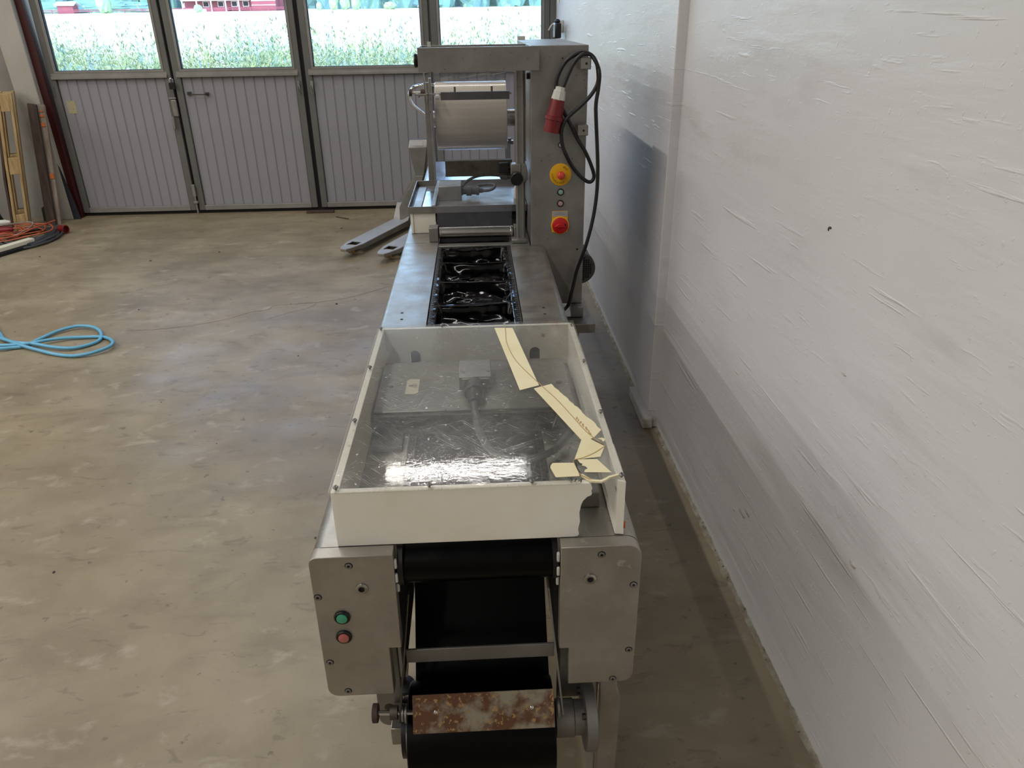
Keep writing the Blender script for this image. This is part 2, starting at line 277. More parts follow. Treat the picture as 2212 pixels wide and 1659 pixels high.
# ------------------------------------------------------------------ mesh builder
class MB:
    def __init__(s): s.v = []; s.f = []
    def add(s, vs, fs):
        n = len(s.v); s.v += [tuple(v) for v in vs]; s.f += [tuple(i + n for i in f) for f in fs]; return s
    def box(s, x0, x1, y0, y1, z0, z1, m=None):
        vs = [Vector((x, y, z)) for z in (z0, z1) for y in (y0, y1) for x in (x0, x1)]
        if m is not None: vs = [m @ v for v in vs]
        return s.add(vs, [(0, 2, 3, 1), (4, 5, 7, 6), (0, 1, 5, 4), (2, 6, 7, 3), (0, 4, 6, 2), (1, 3, 7, 5)])
    def prism(s, poly, axis, a, b, m=None):
        """poly in the other two axes (in xyz order), extruded along axis from a to b"""
        n = len(poly)
        def P(p, t):
            return {'x': Vector((t, p[0], p[1])), 'y': Vector((p[0], t, p[1])), 'z': Vector((p[0], p[1], t))}[axis]
        vs = [P(p, a) for p in poly] + [P(p, b) for p in poly]
        if m is not None: vs = [m @ v for v in vs]
        ar = sum(poly[i][0] * poly[(i + 1) % n][1] - poly[(i + 1) % n][0] * poly[i][1] for i in range(n))
        fs = [tuple(range(n - 1, -1, -1)), tuple(range(n, 2 * n))] + [(i, (i + 1) % n, n + (i + 1) % n, n + i) for i in range(n)]
        if (ar < 0) != (axis == 'y'): fs = [tuple(reversed(f)) for f in fs]
        return s.add(vs, fs)
    def cyl(s, p0, p1, r0, r1=None, n=24, caps=True):
        r1 = r0 if r1 is None else r1
        p0 = Vector(p0); p1 = Vector(p1); d = (p1 - p0).normalized()
        a = d.orthogonal().normalized(); b = d.cross(a)
        vs = []
        for p, r in ((p0, r0), (p1, r1)):
            vs += [p + (a * math.cos(2 * PI * i / n) + b * math.sin(2 * PI * i / n)) * r for i in range(n)]
        fs = [(i, (i + 1) % n, n + (i + 1) % n, n + i) for i in range(n)]
        if caps: fs += [tuple(range(n - 1, -1, -1)), tuple(range(n, 2 * n))]
        return s.add(vs, fs)
    def lathe(s, p0, d, prof, n=24, a=None):
        """prof: (distance along d, radius)"""
        p0 = Vector(p0); d = Vector(d).normalized(); a = Vector(a) if a else d.orthogonal().normalized(); b = d.cross(a)
        vs = []; fs = []
        for t, r in prof:
            vs += [p0 + d * t + (a * math.cos(2 * PI * i / n) + b * math.sin(2 * PI * i / n)) * r for i in range(n)]
        for k in range(len(prof) - 1):
            fs += [(k * n + i, k * n + (i + 1) % n, (k + 1) * n + (i + 1) % n, (k + 1) * n + i) for i in range(n)]
        fs += [tuple(range(n - 1, -1, -1)), tuple(range((len(prof) - 1) * n, len(prof) * n))]
        return s.add(vs, fs)
    def tube(s, pts, r, n=10, sub=6, smooth=True):
        pts = [Vector(p) for p in pts]
        if smooth: pts = spline(pts, sub)
        vs = []; fs = []; up = None; k = len(pts)
        for i, p in enumerate(pts):
            t = (pts[min(i + 1, k - 1)] - pts[max(i - 1, 0)]).normalized()
            if up is None: up = t.orthogonal().normalized()
            up = (up - t * up.dot(t)); up = up.normalized() if up.length > 1e-6 else t.orthogonal().normalized()
            b = t.cross(up)
            vs += [p + (up * math.cos(2 * PI * j / n) + b * math.sin(2 * PI * j / n)) * r for j in range(n)]
        for i in range(k - 1):
            fs += [(i * n + j, i * n + (j + 1) % n, (i + 1) * n + (j + 1) % n, (i + 1) * n + j) for j in range(n)]
        fs += [tuple(range(n - 1, -1, -1)), tuple(range((k - 1) * n, k * n))]
        return s.add(vs, fs)
    def grid(s, fn, nu, nv):
        vs = [fn(i / nu, j / nv) for j in range(nv + 1) for i in range(nu + 1)]
        fs = [(j * (nu + 1) + i, j * (nu + 1) + i + 1, (j + 1) * (nu + 1) + i + 1, (j + 1) * (nu + 1) + i) for j in range(nv) for i in range(nu)]
        return s.add(vs, fs)
    def blob(s, c, r, seed=0, amp=0.25, fr=1.0, sub=3):
        bm = bmesh.new(); bmesh.ops.create_icosphere(bm, subdivisions=sub, radius=1)
        vs = []
        for v in bm.verts:
            d = v.co.normalized(); q = 1 + amp * (noise.noise(d * 2.2 * fr + Vector((seed, 0, 0))) + 0.6 * noise.noise(d * 6 * fr + Vector((0, seed, 0))))
            vs.append(Vector((c[0] + d.x * r[0] * q, c[1] + d.y * r[1] * q, c[2] + d.z * r[2] * q)))
        fs = [tuple(v.index for v in f.verts) for f in bm.faces]; bm.free()
        return s.add(vs, fs)

def spline(P, sub):
    out = []
    for i in range(len(P) - 1):
        p0 = P[max(i - 1, 0)]; p1 = P[i]; p2 = P[i + 1]; p3 = P[min(i + 2, len(P) - 1)]
        for k in range(sub):
            t = k / sub
            out.append(0.5 * ((2 * p1) + (p2 - p0) * t + (2 * p0 - 5 * p1 + 4 * p2 - p3) * t * t + (3 * p1 - p0 - 3 * p2 + p3) * t ** 3))
    out.append(P[-1]); return out

def tag(o, label=None, cat=None, group=None, kind=None):
    if label: o['label'] = label
    if cat: o['category'] = cat
    if group: o['group'] = group
    if kind: o['kind'] = kind
    return o

def attach(o, parent):
    if parent is not None:
        o.parent = parent; o.matrix_parent_inverse = world_of(parent).inverted()
    return o
def world_of(o):
    m = o.matrix_basis.copy()
    if o.parent is not None: m = world_of(o.parent) @ o.matrix_parent_inverse @ m
    return m

def ob(name, mb, m, parent=None, bevel=0.0, smooth=40, label=None, kind=None, segs=2):
    me = bpy.data.meshes.new(name); me.from_pydata([tuple(v) for v in mb.v], [], mb.f); me.update()
    me.materials.append(MT[m] if isinstance(m, str) else m)
    if smooth:
        me.shade_smooth(); me.set_sharp_from_angle(angle=math.radians(smooth))
    o = bpy.data.objects.new(name, me); COL.objects.link(o)
    if bevel:
        b = o.modifiers.new('bevel', 'BEVEL'); b.width = bevel; b.segments = segs; b.limit_method = 'ANGLE'; b.angle_limit = math.radians(40)
    attach(o, parent)
    if label: o['label'] = label
    if kind: o['kind'] = kind
    return o

def thing(name, loc, label, cat, group=None):
    o = bpy.data.objects.new(name, None); COL.objects.link(o); o.location = loc; o.empty_display_size = 0.1
    return tag(o, label, cat, group)
def node(name, loc, parent=None, kind=None):
    o = bpy.data.objects.new(name, None); COL.objects.link(o); o.location = loc; attach(o, parent)
    if kind: o['kind'] = kind
    return o

def text_faces(s, size, font_mat=None):
    c = bpy.data.curves.new('txt', 'FONT'); c.body = s; c.size = size; c.align_x = 'CENTER'; c.align_y = 'CENTER'; c.resolution_u = 3
    o = bpy.data.objects.new('txt', c); COL.objects.link(o)
    dg = bpy.context.evaluated_depsgraph_get(); me = bpy.data.meshes.new_from_object(o.evaluated_get(dg))
    vs = [v.co.copy() for v in me.vertices]; fs = [tuple(p.vertices) for p in me.polygons]
    bpy.data.objects.remove(o); bpy.data.curves.remove(c); bpy.data.meshes.remove(me)
    return vs, fs

def screw(parent, p, d, r=0.006, h=0.004, m='dark_steel', slot=True, name='screw', up=(0, 0, 1)):
    p = Vector(p); d = Vector(d).normalized(); mb = MB()
    mb.lathe(p - d * 0.001, d, [(0, r), (h * 0.5 + 0.001, r), (h + 0.001, r * 0.7), (h + 0.001, r * 0.45), (h * 0.4 + 0.001, r * 0.42)] if not slot else [(0, r), (h * 0.5 + 0.001, r), (h + 0.001, r * 0.75)], 14)
    o = ob(name, mb, m, parent)
    if slot:
        a = Vector(up).cross(d) if abs(Vector(up).dot(d)) < 0.9 else Vector((1, 0.6, 0)); a = (a - d * a.dot(d)).normalized(); b = d.cross(a)
        M = Matrix((a, b, d)).transposed().to_4x4(); M.translation = p + d * h
        s = MB().box(-r * 0.8, r * 0.8, -r * 0.13, r * 0.13, -0.0002, 0.0004, M)
        ob('slot', s, 'gasket', o)
    return o

# ------------------------------------------------------------------ the hall
YD = 7.95                                                     # garage door plane
floor = ob('floor', MB().add([(-12.2, -6.2, 0), (1.2, -6.2, 0), (1.2, 8.15, 0), (-12.2, 8.15, 0)] + [(-12.2, -6.2, -.12), (1.2, -6.2, -.12), (1.2, 8.15, -.12), (-12.2, 8.15, -.12)],
           [(0, 1, 2, 3), (7, 6, 5, 4), (0, 4, 5, 1), (1, 5, 6, 2), (2, 6, 7, 3), (3, 7, 4, 0)]), 'floor', smooth=0, kind='structure')
def ribbon(pts, w, z):
    pts = spline([Vector((p[0], p[1], z)) for p in pts], 5); mb = MB(); vs = []
    for i, p in enumerate(pts):
        t = (pts[min(i + 1, len(pts) - 1)] - pts[max(i - 1, 0)]).normalized(); n = Vector((-t.y, t.x, 0))
        j = random.uniform(-1, 1) * w * 0.9; ww = w * random.uniform(0.4, 1.3)
        vs += [p + n * (j + ww), p + n * (j - ww)]
    return mb.add(vs, [(2 * i, 2 * i + 1, 2 * i + 3, 2 * i + 2) for i in range(len(pts) - 1)])
MT['crack'] = mat('floor_crack', rgb('6d6353'), 0.9)
ob('crack', ribbon([(-2.304, 4.612), (-2.131, 4.622), (-1.939, 4.663), (-1.716, 4.762), (-1.581, 4.892), (-1.476, 4.927), (-1.428, 5.012), (-1.158, 5.058), (-0.973, 5.124), (-0.777, 5.278), (-0.672, 5.371), (-.5, 5.43)], 0.0032, 0.0006), 'crack', floor, smooth=0)
ob('crack', ribbon([(-1.158, 5.058), (-1.19, 4.95), (-1.30, 4.87), (-1.42, 4.76)], 0.002, 0.0006), 'crack', floor, smooth=0)
# small bits of grit lying on the floor
gb = MB(); rg = random.Random(3)
for i in range(42):
    x = rg.uniform(-4.2, 0.75); y = rg.uniform(0.9, 7.8); r = rg.uniform(.002, .006) if y < 5 else rg.uniform(.004, .012)
    gb.blob((x, y, r * .4), (r, r * rg.uniform(.6, 1.4), r * .5), i, .3, 1, 1)
tag(ob('floor_grit', gb, 'dark_steel'), 'scattered dark grit and crumbs on the concrete floor', 'grit', kind='stuff')

def wx(y): return 0.82 + (3.1 - y) * 0.0155                   # near right wall leans a touch away
wr = MB()
wr.add([(wx(-6), -6, 0), (wx(3.27), 3.27, 0), (wx(3.27), 3.27, 4.7), (wx(-6), -6, 4.7), (wx(-6) + .2, -6, 0), (1.05, 3.27, 0), (1.05, 3.27, 4.7), (wx(-6) + .2, -6, 4.7)],
       [(0, 3, 2, 1), (4, 5, 6, 7), (0, 1, 5, 4), (3, 7, 6, 2), (1, 2, 6, 5), (0, 4, 7, 3)])
wall_right = ob('wall_right', wr, 'wall', smooth=0, kind='structure')
ob('wall_right', MB().box(.80, 1.05, 3.27, 8.12, 0, 4.7), 'wall', smooth=0, kind='structure')
ob('trim_1', MB().box(.778, .96, 3.12, 3.40, 0, 4.7), 'wall', smooth=0, kind='structure', bevel=.004)
ob('trim_2', MB().box(.752, .80, 3.105, 3.46, 0, .055), 'wall_plain', smooth=0, kind='structure', bevel=.006)
# crumbly unpainted concrete edge where the wall meets the floor
def edge_strip(y0, y1, xf, nseg):
    mb = MB(); vs = []
    for i in range(nseg + 1):
        y = y0 + (y1 - y0) * i / nseg; n1 = noise.noise(Vector((y * 9, 1, 0))); n2 = noise.noise(Vector((y * 40, 5, 0)))
        w = .013 + .009 * n1 + .005 * n2; h = .008 + .005 * n2 + .005 * n1
        x = xf(y); vs += [(x - w, y, 0.0002), (x - w * .6, y, h * .6), (x + .002, y, max(h * 1.7, .006))]
    return mb.add(vs, [(3 * i + k, 3 * i + k + 1, 3 * i + k + 4, 3 * i + k + 3) for i in range(nseg) for k in (0, 1)])
ob('baseboard_right', edge_strip(-1, 3.1, wx, 420), 'concrete_dirty', smooth=60, kind='structure')
ob('baseboard_right', edge_strip(3.47, 7.9, lambda y: .80, 260), 'concrete_dirty', smooth=60, kind='structure')
# holes and chips in the right wall plaster
def chips(specs):
    mb = MB()
    for y, z, l, h, s in specs:
        mb.blob((wx(y) - .0002, y, z), (.0025, l, h), s, .5, 1.5, 2)
    return mb
ob('plaster_chip', chips([(1.738, 1.319, .006, .003, 1), (1.745, 1.314, .003, .005, 2)]), 'dark_steel', wall_right)
ob('plaster_chip', chips([(2.00, .30, .030, .010, 3), (1.96, .33, .02, .007, 4), (2.07, .265, .01, .005, 8)]), 'wall_plain', wall_right)
ob('plaster_chip', chips([(1.55, 1.02, .012, .004, 5), (2.2, .72, .02, .004, 6), (1.35, .62, .015, .006, 7)]), 'wall_plain', wall_right)

ob('wall_left', MB().box(-12.2, -12, -6.2, 8.1, 0, 4.7), 'wall_plain', smooth=0, kind='structure')
ob('wall_back', MB().box(-12.2, 1.2, -6.2, -6, 0, 4.7), 'wall_plain', smooth=0, kind='structure')
ob('ceiling', MB().box(-12.2, 1.2, -6.2, 8.1, 4.6, 4.7), 'ceiling', smooth=0, kind='structure')
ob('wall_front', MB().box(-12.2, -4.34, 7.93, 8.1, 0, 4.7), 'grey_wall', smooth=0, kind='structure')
ob('wall_front', MB().box(-4.34, .80, 7.97, 8.1, 3.27, 4.7), 'wall_plain', smooth=0, kind='structure')
# pale column beside the garage door and the dark red steel post of the door frame
ob('trim_3', MB().prism([(-4.30, 0), (-4.115, 0), (-4.155, 2.0), (-4.20, 4.6), (-4.44, 4.6), (-4.375, 2.0)], 'y', 7.80, 7.94), 'column_paint', smooth=0, kind='structure', bevel=.006)
ob('trim_4', MB().prism([(-4.15, 0), (-4.058, 0), (-4.075, 1.5), (-4.09, 2.0), (-4.12, 3.3), (-4.22, 3.3), (-4.185, 2.0), (-4.155, 1.3)], 'y', 7.86, 7.99), 'red_steel', smooth=0, kind='structure', bevel=.004)
ob('trim_5', MB().box(.745, .80, 7.90, 8.0, 0, 3.27), 'door_metal', smooth=0, kind='structure', bevel=.003)
ob('trim_6', MB().box(-4.1, .80, 7.90, 8.0, 3.2, 3.27), 'door_metal', smooth=0, kind='structure')

# ------------------------------------------------------------------ folding garage door: four leaves
board_me = None
def leaf(n, x0, x1):
    global board_me
    r = node('door_%d' % n, ((x0 + x1) / 2, YD, 0), kind='structure')
    st = .062; g0 = x0 + .085; g1 = x1 - .075
    for a, b in ((x0, x0 + st), (x1 - st, x1)):
        ob('stile', MB().box(a, b, YD - .03, YD + .03, .035, 3.2), 'door_metal', r, bevel=.004)
    ob('bottom_rail', MB().box(x0 + st, x1 - st, YD - .034, YD + .03, .035, .085), 'door_bead', r, bevel=.004)
    ob('sealing_strip', MB().box(x0, x1, YD + .0, YD + .02, .001, .036), 'gasket', r)
    ob('middle_rail', MB().prism([(YD - .05, 1.312), (YD - .05, 1.335), (YD - .034, 1.345), (YD - .034, 1.365), (YD + .03, 1.365), (YD + .03, 1.312)], 'x', x0 + .03, x1 - .03), 'door_bead', r, bevel=.002)
    ob('top_rail', MB().box(x0 + st, x1 - st, YD - .03, YD + .03, 3.08, 3.2), 'door_metal', r)
    # glazing beads round the pane
    bd = MB()
    for a, b, c, d in ((g0 - .023, g1 + .023, 1.365, 1.384), (g0 - .023, g1 + .023, 3.06, 3.08), (g0 - .023, g0, 1.384, 3.06), (g1, g1 + .023, 1.384, 3.06)):
        bd.box(a, b, YD - .036, YD + .02, c, d)
    ob('glazing_bead', bd, 'door_bead', r, bevel=.002)
    gk = MB()
    for a, b, c, d in ((g0, g0 + .006, 1.384, 3.06), (g1 - .006, g1, 1.384, 3.06), (g0, g1, 1.384, 1.388)):
        gk.box(a, b, YD - .02, YD + .015, c, d)
    ob('gasket', gk, 'gasket', r)
    ob('pane', MB().box(g0, g1, YD - .004, YD + .002, 1.384, 3.06), 'pane', r, smooth=0)
    # upright tongue and groove boards
    w = .0955; nb = int(round((x1 - x0 - 2 * st) / w)); w = (x1 - x0 - 2 * st) / nb
    for i in range(nb):
        mb = MB().prism([(-w / 2, .014), (-w / 2, 0), (-w / 2 + .005, -.008), (w / 2 - .012, -.008), (w / 2 - .005, -.001), (w / 2, -.001), (w / 2, .014)], 'z', .085, 1.312)
        if i == 0:
            bo = ob('board', mb, 'door_board', r, smooth=0); me = bo.data
            bo.parent = None
        else:
            bo = bpy.data.objects.new('board', me); COL.objects.link(bo)
        bo.location = (x0 + st + w * (i + .5), YD, 0); attach(bo, r)
    return r
D1 = leaf(1, -4.06, -2.912); D2 = leaf(2, -2.885, -1.668); D3 = leaf(3, -1.628, -.415); D4 = leaf(4, -.395, .742)
ob('sealing_strip', MB().box(-1.669, -1.627, YD, YD + .02, .001, 3.2), 'gasket', D2)
ob('sealing_strip', MB().box(-2.913, -2.884, YD, YD + .02, .001, 3.2), 'gasket', D1)
ob('sealing_strip', MB().box(-.416, -.394, YD, YD + .02, .001, 3.2), 'door_metal', D3)
# hardware
pl = MB().box(-2.955, -2.90, YD - .05, YD - .03, .955, 1.115); lk = ob('lock_plate', pl, 'steel_dull', D1, bevel=.01)
ob('lock_lever', MB().box(-2.968, -2.945, YD - .075, YD - .05, .84, .96), 'steel_dull', lk, bevel=.006)
ob('bracket', MB().box(-2.965, -2.90, YD - .052, YD - .03, 1.118, 1.135), 'door_bead', D1, bevel=.003)
fb = ob('floor_bolt', MB().box(-2.915, -2.885, YD - .055, YD - .03, .18, .30).cyl((-2.90, YD - .045, .005), (-2.90, YD - .045, .19), .009, n=10).box(-2.92, -2.88, YD - .06, YD - .03, .11, .135), 'door_bead', D1, bevel=.003)
hd = MB().tube([(-2.77, YD - .03, 1.165), (-2.765, YD - .07, 1.163), (-2.68, YD - .075, 1.158), (-2.605, YD - .07, 1.158), (-2.60, YD - .03, 1.157)], .006, 8)
hd.box(-2.785, -2.755, YD - .034, YD - .008, 1.15, 1.18).box(-2.615, -2.585, YD - .034, YD - .008, 1.145, 1.172)
ob('pull_handle', hd, 'dark_steel', D2)
for (x, dd) in ((-1.703, D2), (-1.575, D3)):
    mb = MB().box(x - .014, x + .014, YD - .055, YD - .03, 1.21, 1.262).tube([(x + .006, YD - .06, 1.23), (x + .012, YD - .075, 1.19), (x + .008, YD - .06, 1.145), (x - .006, YD - .06, 1.16), (x - .006, YD - .06, 1.22)], .005, 8)
    ob('catch', mb, 'steel_dull', dd)
ob('paper_note', MB().box(-3.962, -3.882, YD - .0105, YD - .009, 1.0, 1.118), 'note', D1, smooth=0, label='yellowed paper note')
ob('hinge', MB().cyl((-4.04, YD - .035, 1.16), (-4.04, YD - .035, 1.24), .007, n=8), 'door_metal', D1)
pk = thing('padlock', (-2.90, YD - .06, 1.21), 'black padlock hanging on the seam between the two left garage door leaves', 'padlock')
ob('lock_body', MB().box(-2.928, -2.873, YD - .085, YD - .055, 1.21, 1.272), 'black_plastic', pk, bevel=.005)
ob('shackle', MB().tube([(-2.915, YD - .07, 1.27), (-2.915, YD - .07, 1.295), (-2.90, YD - .07, 1.308), (-2.886, YD - .07, 1.295), (-2.886, YD - .07, 1.27)], .005, 8), 'chrome', pk)
tag(ob('wood_block', MB().box(-1.77, -1.49, 7.80, 7.86, 0, .022, Matrix.Rotation(0, 4, 'Z')), 'wood_brown', bevel=.003), 'flat brown wood offcut lying at the foot of the garage door', 'wood block')
tag(ob('wood_sliver', MB().prism([(-1.44, 7.63), (-1.43, 7.60), (-1.30, 7.50), (-1.295, 7.52)], 'z', .0, .006), 'wood_brown'), 'thin dark sliver of wood on the floor near the garage door', 'sliver')

# conduit and switch at the right end of the door
ob('cable_conduit', MB().cyl((.792, 7.62, 1.9), (.792, 7.62, 4.4), .008, n=8), 'white_edge', wall_right)
t = thing('wall_socket', (.80, 7.3, 1.70), 'white socket with a black plug on the wall just behind the tall cabinet', 'socket')
ob('socket_body', MB().box(.755, .80, 7.24, 7.36, 1.66, 1.76), 'gland', t, bevel=.008)
ob('plug', MB().box(.70, .755, 7.0, 7.18, 1.62, 1.74).cyl((.73, 7.09, 1.74), (.73, 7.09, 1.77), .03, .018, 10), 'black_plastic', t, bevel=.012, label='black plug')
ob('cord', MB().tube([(.76, 7.25, 1.70), (.72, 7.2, 1.735), (.69, 7.2, 1.72), (.665, 7.2, 1.68)], .007, 8), 'gland', t, label='white cord')

# ------------------------------------------------------------------ packaging machine
MY0 = 1.105
mc = thing('packaging_machine', (-.022, 3.0, 0), 'long stainless thermoforming packaging machine standing beside the white wall', 'machine')
ZT = .90
def endplate(poly, name='front_plate'):
    return MB().prism(poly, 'y', MY0, MY0 + .03)
def rc(cx, cz, r, a0, a1, n=6):
    return [(cx + r * math.cos(math.radians(a0 + (a1 - a0) * i / n)), cz + r * math.sin(math.radians(a0 + (a1 - a0) * i / n))) for i in range(n + 1)]
pL = [(-.178, ZT)] + [(-.179, .672), (-.203, .672), (-.203, .548)] + rc(-.313, .570, .022, 270, 180) + rc(-.317, .884, .016, 180, 90)
pR = [(.132, ZT), (.132, .650), (.151, .650), (.151, .552)] + rc(.262, .574, .022, 270, 360) + rc(.256, .872, .028, 0, 90)
# side screws, sunk bolts, buttons
def button(parent, p, r, lens, d=(0, -1, 0), name='push_button', lab=None):
    p = Vector(p); mb = MB()
    mb.lathe(p, d, [(0, r), (.004, r), (.006, r * .88), (.006, r * .74), (.003, r * .72)], 24)
    o = ob(name, mb, 'black_plastic', parent, label=lab)
    ob('button_lens', MB().lathe(p, d, [(.002, r * .70), (.0075, r * .66), (.0085, r * .5), (.0085, 0.0001)], 24), lens, o)
    return o
for poly, scr, bolt, nm in ((pL, [(-.26, .891 - .012), (-.325, .808), (-.322, .642), (-.295, .562)], (-.241, .826), 'L'),
                        (pR, [(.208, .881), (.272, .806), (.272, .639), (.243, .561)], (.188, .826), 'R')):
    fp = ob('front_plate', endplate(poly), 'alu_front', mc, bevel=.0015)
    for x, z in scr:
        mb = MB().lathe((x, MY0 + .001, z), (0, -1, 0), [(0, .006), (.003, .006), (.0036, .0045), (.0036, .003), (.0012, .0029), (.0012, .0001)], 14)
        ob('screw', mb, 'steel_dull', fp)
        ob('screw_recess', MB().cyl((x, MY0 - .0003, z), (x, MY0 + .001, z), .0075, n=16), 'gasket', fp)
    x, z = bolt
    ob('hexagon_socket_bolt', MB().lathe((x, MY0 + .001, z), (0, -1, 0), [(0, .0115), (.0045, .0115), (.006, .0095), (.006, .0062), (.0015, .006), (.0015, .0001)], 20), 'steel', fp)
    ob('bolt_hollow', MB().cyl((x, MY0 - .001, z), (x, MY0 - .0006, z), .0062, n=6), 'gasket', fp)
    if nm == 'L':
        button(fp, (-.285, MY0, .758), .0155, 'green_lens', lab='green start button')
        button(fp, (-.287, MY0, .709), .0155, 'pink_lens', lab='faded red stop button')
# table plates: rounded outer edge, folded down as side skirts
def table(x_in, x_out, y0, y1, m='alu', r=.022, zb=.56):
    s = 1 if x_out > x_in else -1
    arc = [(x_out - s * r + s * r * math.sin(math.radians(a)), ZT - r + r * math.cos(math.radians(a))) for a in range(0, 91, 15)]
    arc2 = [(x_out - s * r + s * (r - .004) * math.sin(math.radians(a)), ZT - r + (r - .004) * math.cos(math.radians(a))) for a in range(90, -1, -15)]
    poly = [(x_in, ZT)] + arc + [(x_out, zb), (x_out - s * .004, zb)] + arc2 + [(x_in, ZT - .004)]
    return MB().prism(poly, 'y', y0, y1)
XL, XR = -.333, .284
for a, b in ((MY0 + .0305, 3.235), (3.238, 5.30)):
    ob('table_plate', table(-.18, XL, a, b), 'alu', mc)
    if a < 2: ob('table_plate', table(.133, XR, a, 3.146, r=.026), 'alu', mc)
    else: ob('table_plate', table(.133, .220, 3.15, b, r=.004), 'alu', mc)
ob('deck', MB().box(-.2, .15, 3.86, 5.30, ZT - .03, ZT + .002), 'steel_deck', mc, bevel=.003)
ob('deck', MB().box(-.31, -.2, 3.98, 5.30, ZT + .001, ZT + .004), 'steel_deck', mc)
# screws on the table tops in pairs
for x, y in ((-.262, 2.31), (-.266, 2.37), (.208, 2.32), (.209, 2.38)):
    screw(mc, (x, y, ZT), (0, 0, 1), .005, .001, 'gasket', slot=False)
# chain guide rails beside the film, dark and toothed
for s, x in ((-1, -.178), (1, .131)):
    ob('guide_rail', MB().box(min(x, x - s * .006), max(x, x - s * .006), MY0 + .06, 3.27, .80, .892), 'dark_steel', mc)
    ch = MB(); y = 1.16
    while y < 3.2:
        ch.box(min(x - s * .006, x - s * .013), max(x - s * .006, x - s * .013), y, y + .011, .880, .894); y += .0185
    ob('gripper_chain', ch, 'dark_steel', mc, kind='stuff')
# forward chain links turning over the front roller
for s, x in ((-1, -.176), (1, .128)):
    for k, (y, z) in enumerate(((1.100, .905), (1.088, .874), (1.087, .842), (1.096, .812))):
        if k == 0: continue
        ob('chain_link', MB().box(x - .003, x + .003, y + .02, y + .028, z - .010, z + .010), 'gland', mc, bevel=.002)
ob('inner_side', MB().box(-.186, -.182, MY0 + .03, 1.9, .56, .80), 'dark_steel', mc)
ob('inner_side', MB().box(.134, .138, MY0 + .03, 1.9, .56, .80), 'dark_steel', mc)
ob('belly_pan', MB().box(-.32, .27, 1.9, 5.25, .55, .565), 'dark_steel', mc)
ob('inner_side', MB().box(-.186, .138, 1.9, 1.905, .56, .80), 'dark_steel', mc)

# the black film with its formed pockets
ribs = [3.155, 2.951, 2.712, 2.467, 2.235, 2.0]
def film(u, v):
    x = -.172 + .298 * u; y = 2.0 + 1.27 * v; e = min(u, 1 - u) * .298
    z = .893
    for a, b in zip(ribs[1:], ribs[:-1]):
        if a < y < b:
            d = min(y - a, b - y)
            f = max(0, min(1, (d - .006) / .016)) * max(0, min(1, (e - .018) / .016))
            f = f * f * (3 - 2 * f)
            q = noise.noise(Vector((x * 14, y * 14, 2.0))) * .006 + noise.noise(Vector((x * 24 + y * 18, y * 9, 7.0))) * .0015
            z -= f * (.036 + q * 1.6 + .02 * math.cos((y - a) / (b - a) * PI * 2 - PI) * .3)
    w = noise.noise(Vector((x * 8, y * 26, 1.0))) * .0035 * min(1, e / .03)
    rib = min(abs(y - r) for r in ribs)
    sag = .006 * math.sin(PI * u) * math.exp(-(rib / .012) ** 2) * (1 if y < 2.8 else .3)
    crump = abs(noise.noise(Vector((x * 11 + y * 7, y * 16 - x * 8, 4)))) * .004 * min(1, e / .02)
    return (x, y + .012 * math.sin(u * 5 + y * 9) * math.exp(-(rib / .02) ** 2), z + w - sag - crump)
ob('formed_film', MB().grid(film, 110, 330), 'black_film', mc, smooth=80, label='black film formed into pockets')
ob('film_backing', MB().box(-.18, .132, 2.0, 3.3, .80, .805), 'gasket', mc)
ob('flat_film', MB().box(-.174, .128, 1.17, 2.0, .884, .887), 'black_film_dull', mc, smooth=0, label='flat black film under the cover')
# slack film rolling over the front roller and hanging down to the supply roll
prof = [(1.17, .886)] + [(1.165 - .045 * math.sin(math.radians(a)), .841 + .045 * math.cos(math.radians(a))) for a in range(0, 181, 12)]
nu = 24
def sheet(name, path, x0, x1, m, lab):
    vs = []
    for (y, z) in path:
        for i in range(nu + 1):
            x = x0 + (x1 - x0) * i / nu; vs.append((x, y + .0015 * noise.noise(Vector((x * 20, z * 20, 0))), z))
    return ob(name, MB().add(vs, [(j * (nu + 1) + i, j * (nu + 1) + i + 1, (j + 1) * (nu + 1) + i + 1, (j + 1) * (nu + 1) + i) for j in range(len(path) - 1) for i in range(nu)]), m, mc, smooth=60, label=lab)
sheet('turned_film', prof + [(1.25, .770), (1.40, .730), (1.44, .722)], -.174, .129, 'black_film_dull', 'black film turning over the front roller')
ob('front_roller', MB().cyl((-.172, 1.165, .841), (.126, 1.165, .841), .0435, n=32), 'black_rubber', mc)
ob('idler_roller', MB().cyl((-.176, 1.44, .695), (.131, 1.44, .695), .026, n=24), 'black_rubber', mc)
for x in (-.1685, .1235):
    ob('sprocket', MB().cyl((x - .005, 1.16, .845), (x + .005, 1.16, .845), .050, n=28), 'black_plastic', mc)
RC, RR = (1.145, .391), .100                                    # film supply roll: centre y,z and radius
sheet('hanging_film', [(1.466, .70), (1.455, .67), (1.373, .54), (1.29, .44), (1.255, .40), (1.235, .34)], -.180, .128, 'black_film_dull', 'black film hanging down to the supply roll')
rl = ob('supply_roll', MB().lathe((-.183, RC[0], RC[1]), (1, 0, 0), [(0, .04), (0, RR - .002), (.002, RR), (.306, RR), (.308, RR - .002), (.308, .04)], 72), 'black_film_dull', mc, smooth=30, label='roll of black film')
ob('roll_core', MB().cyl((-.20, RC[0], RC[1]), (.14, RC[0], RC[1]), .030, n=28), 'steel_dull', rl)
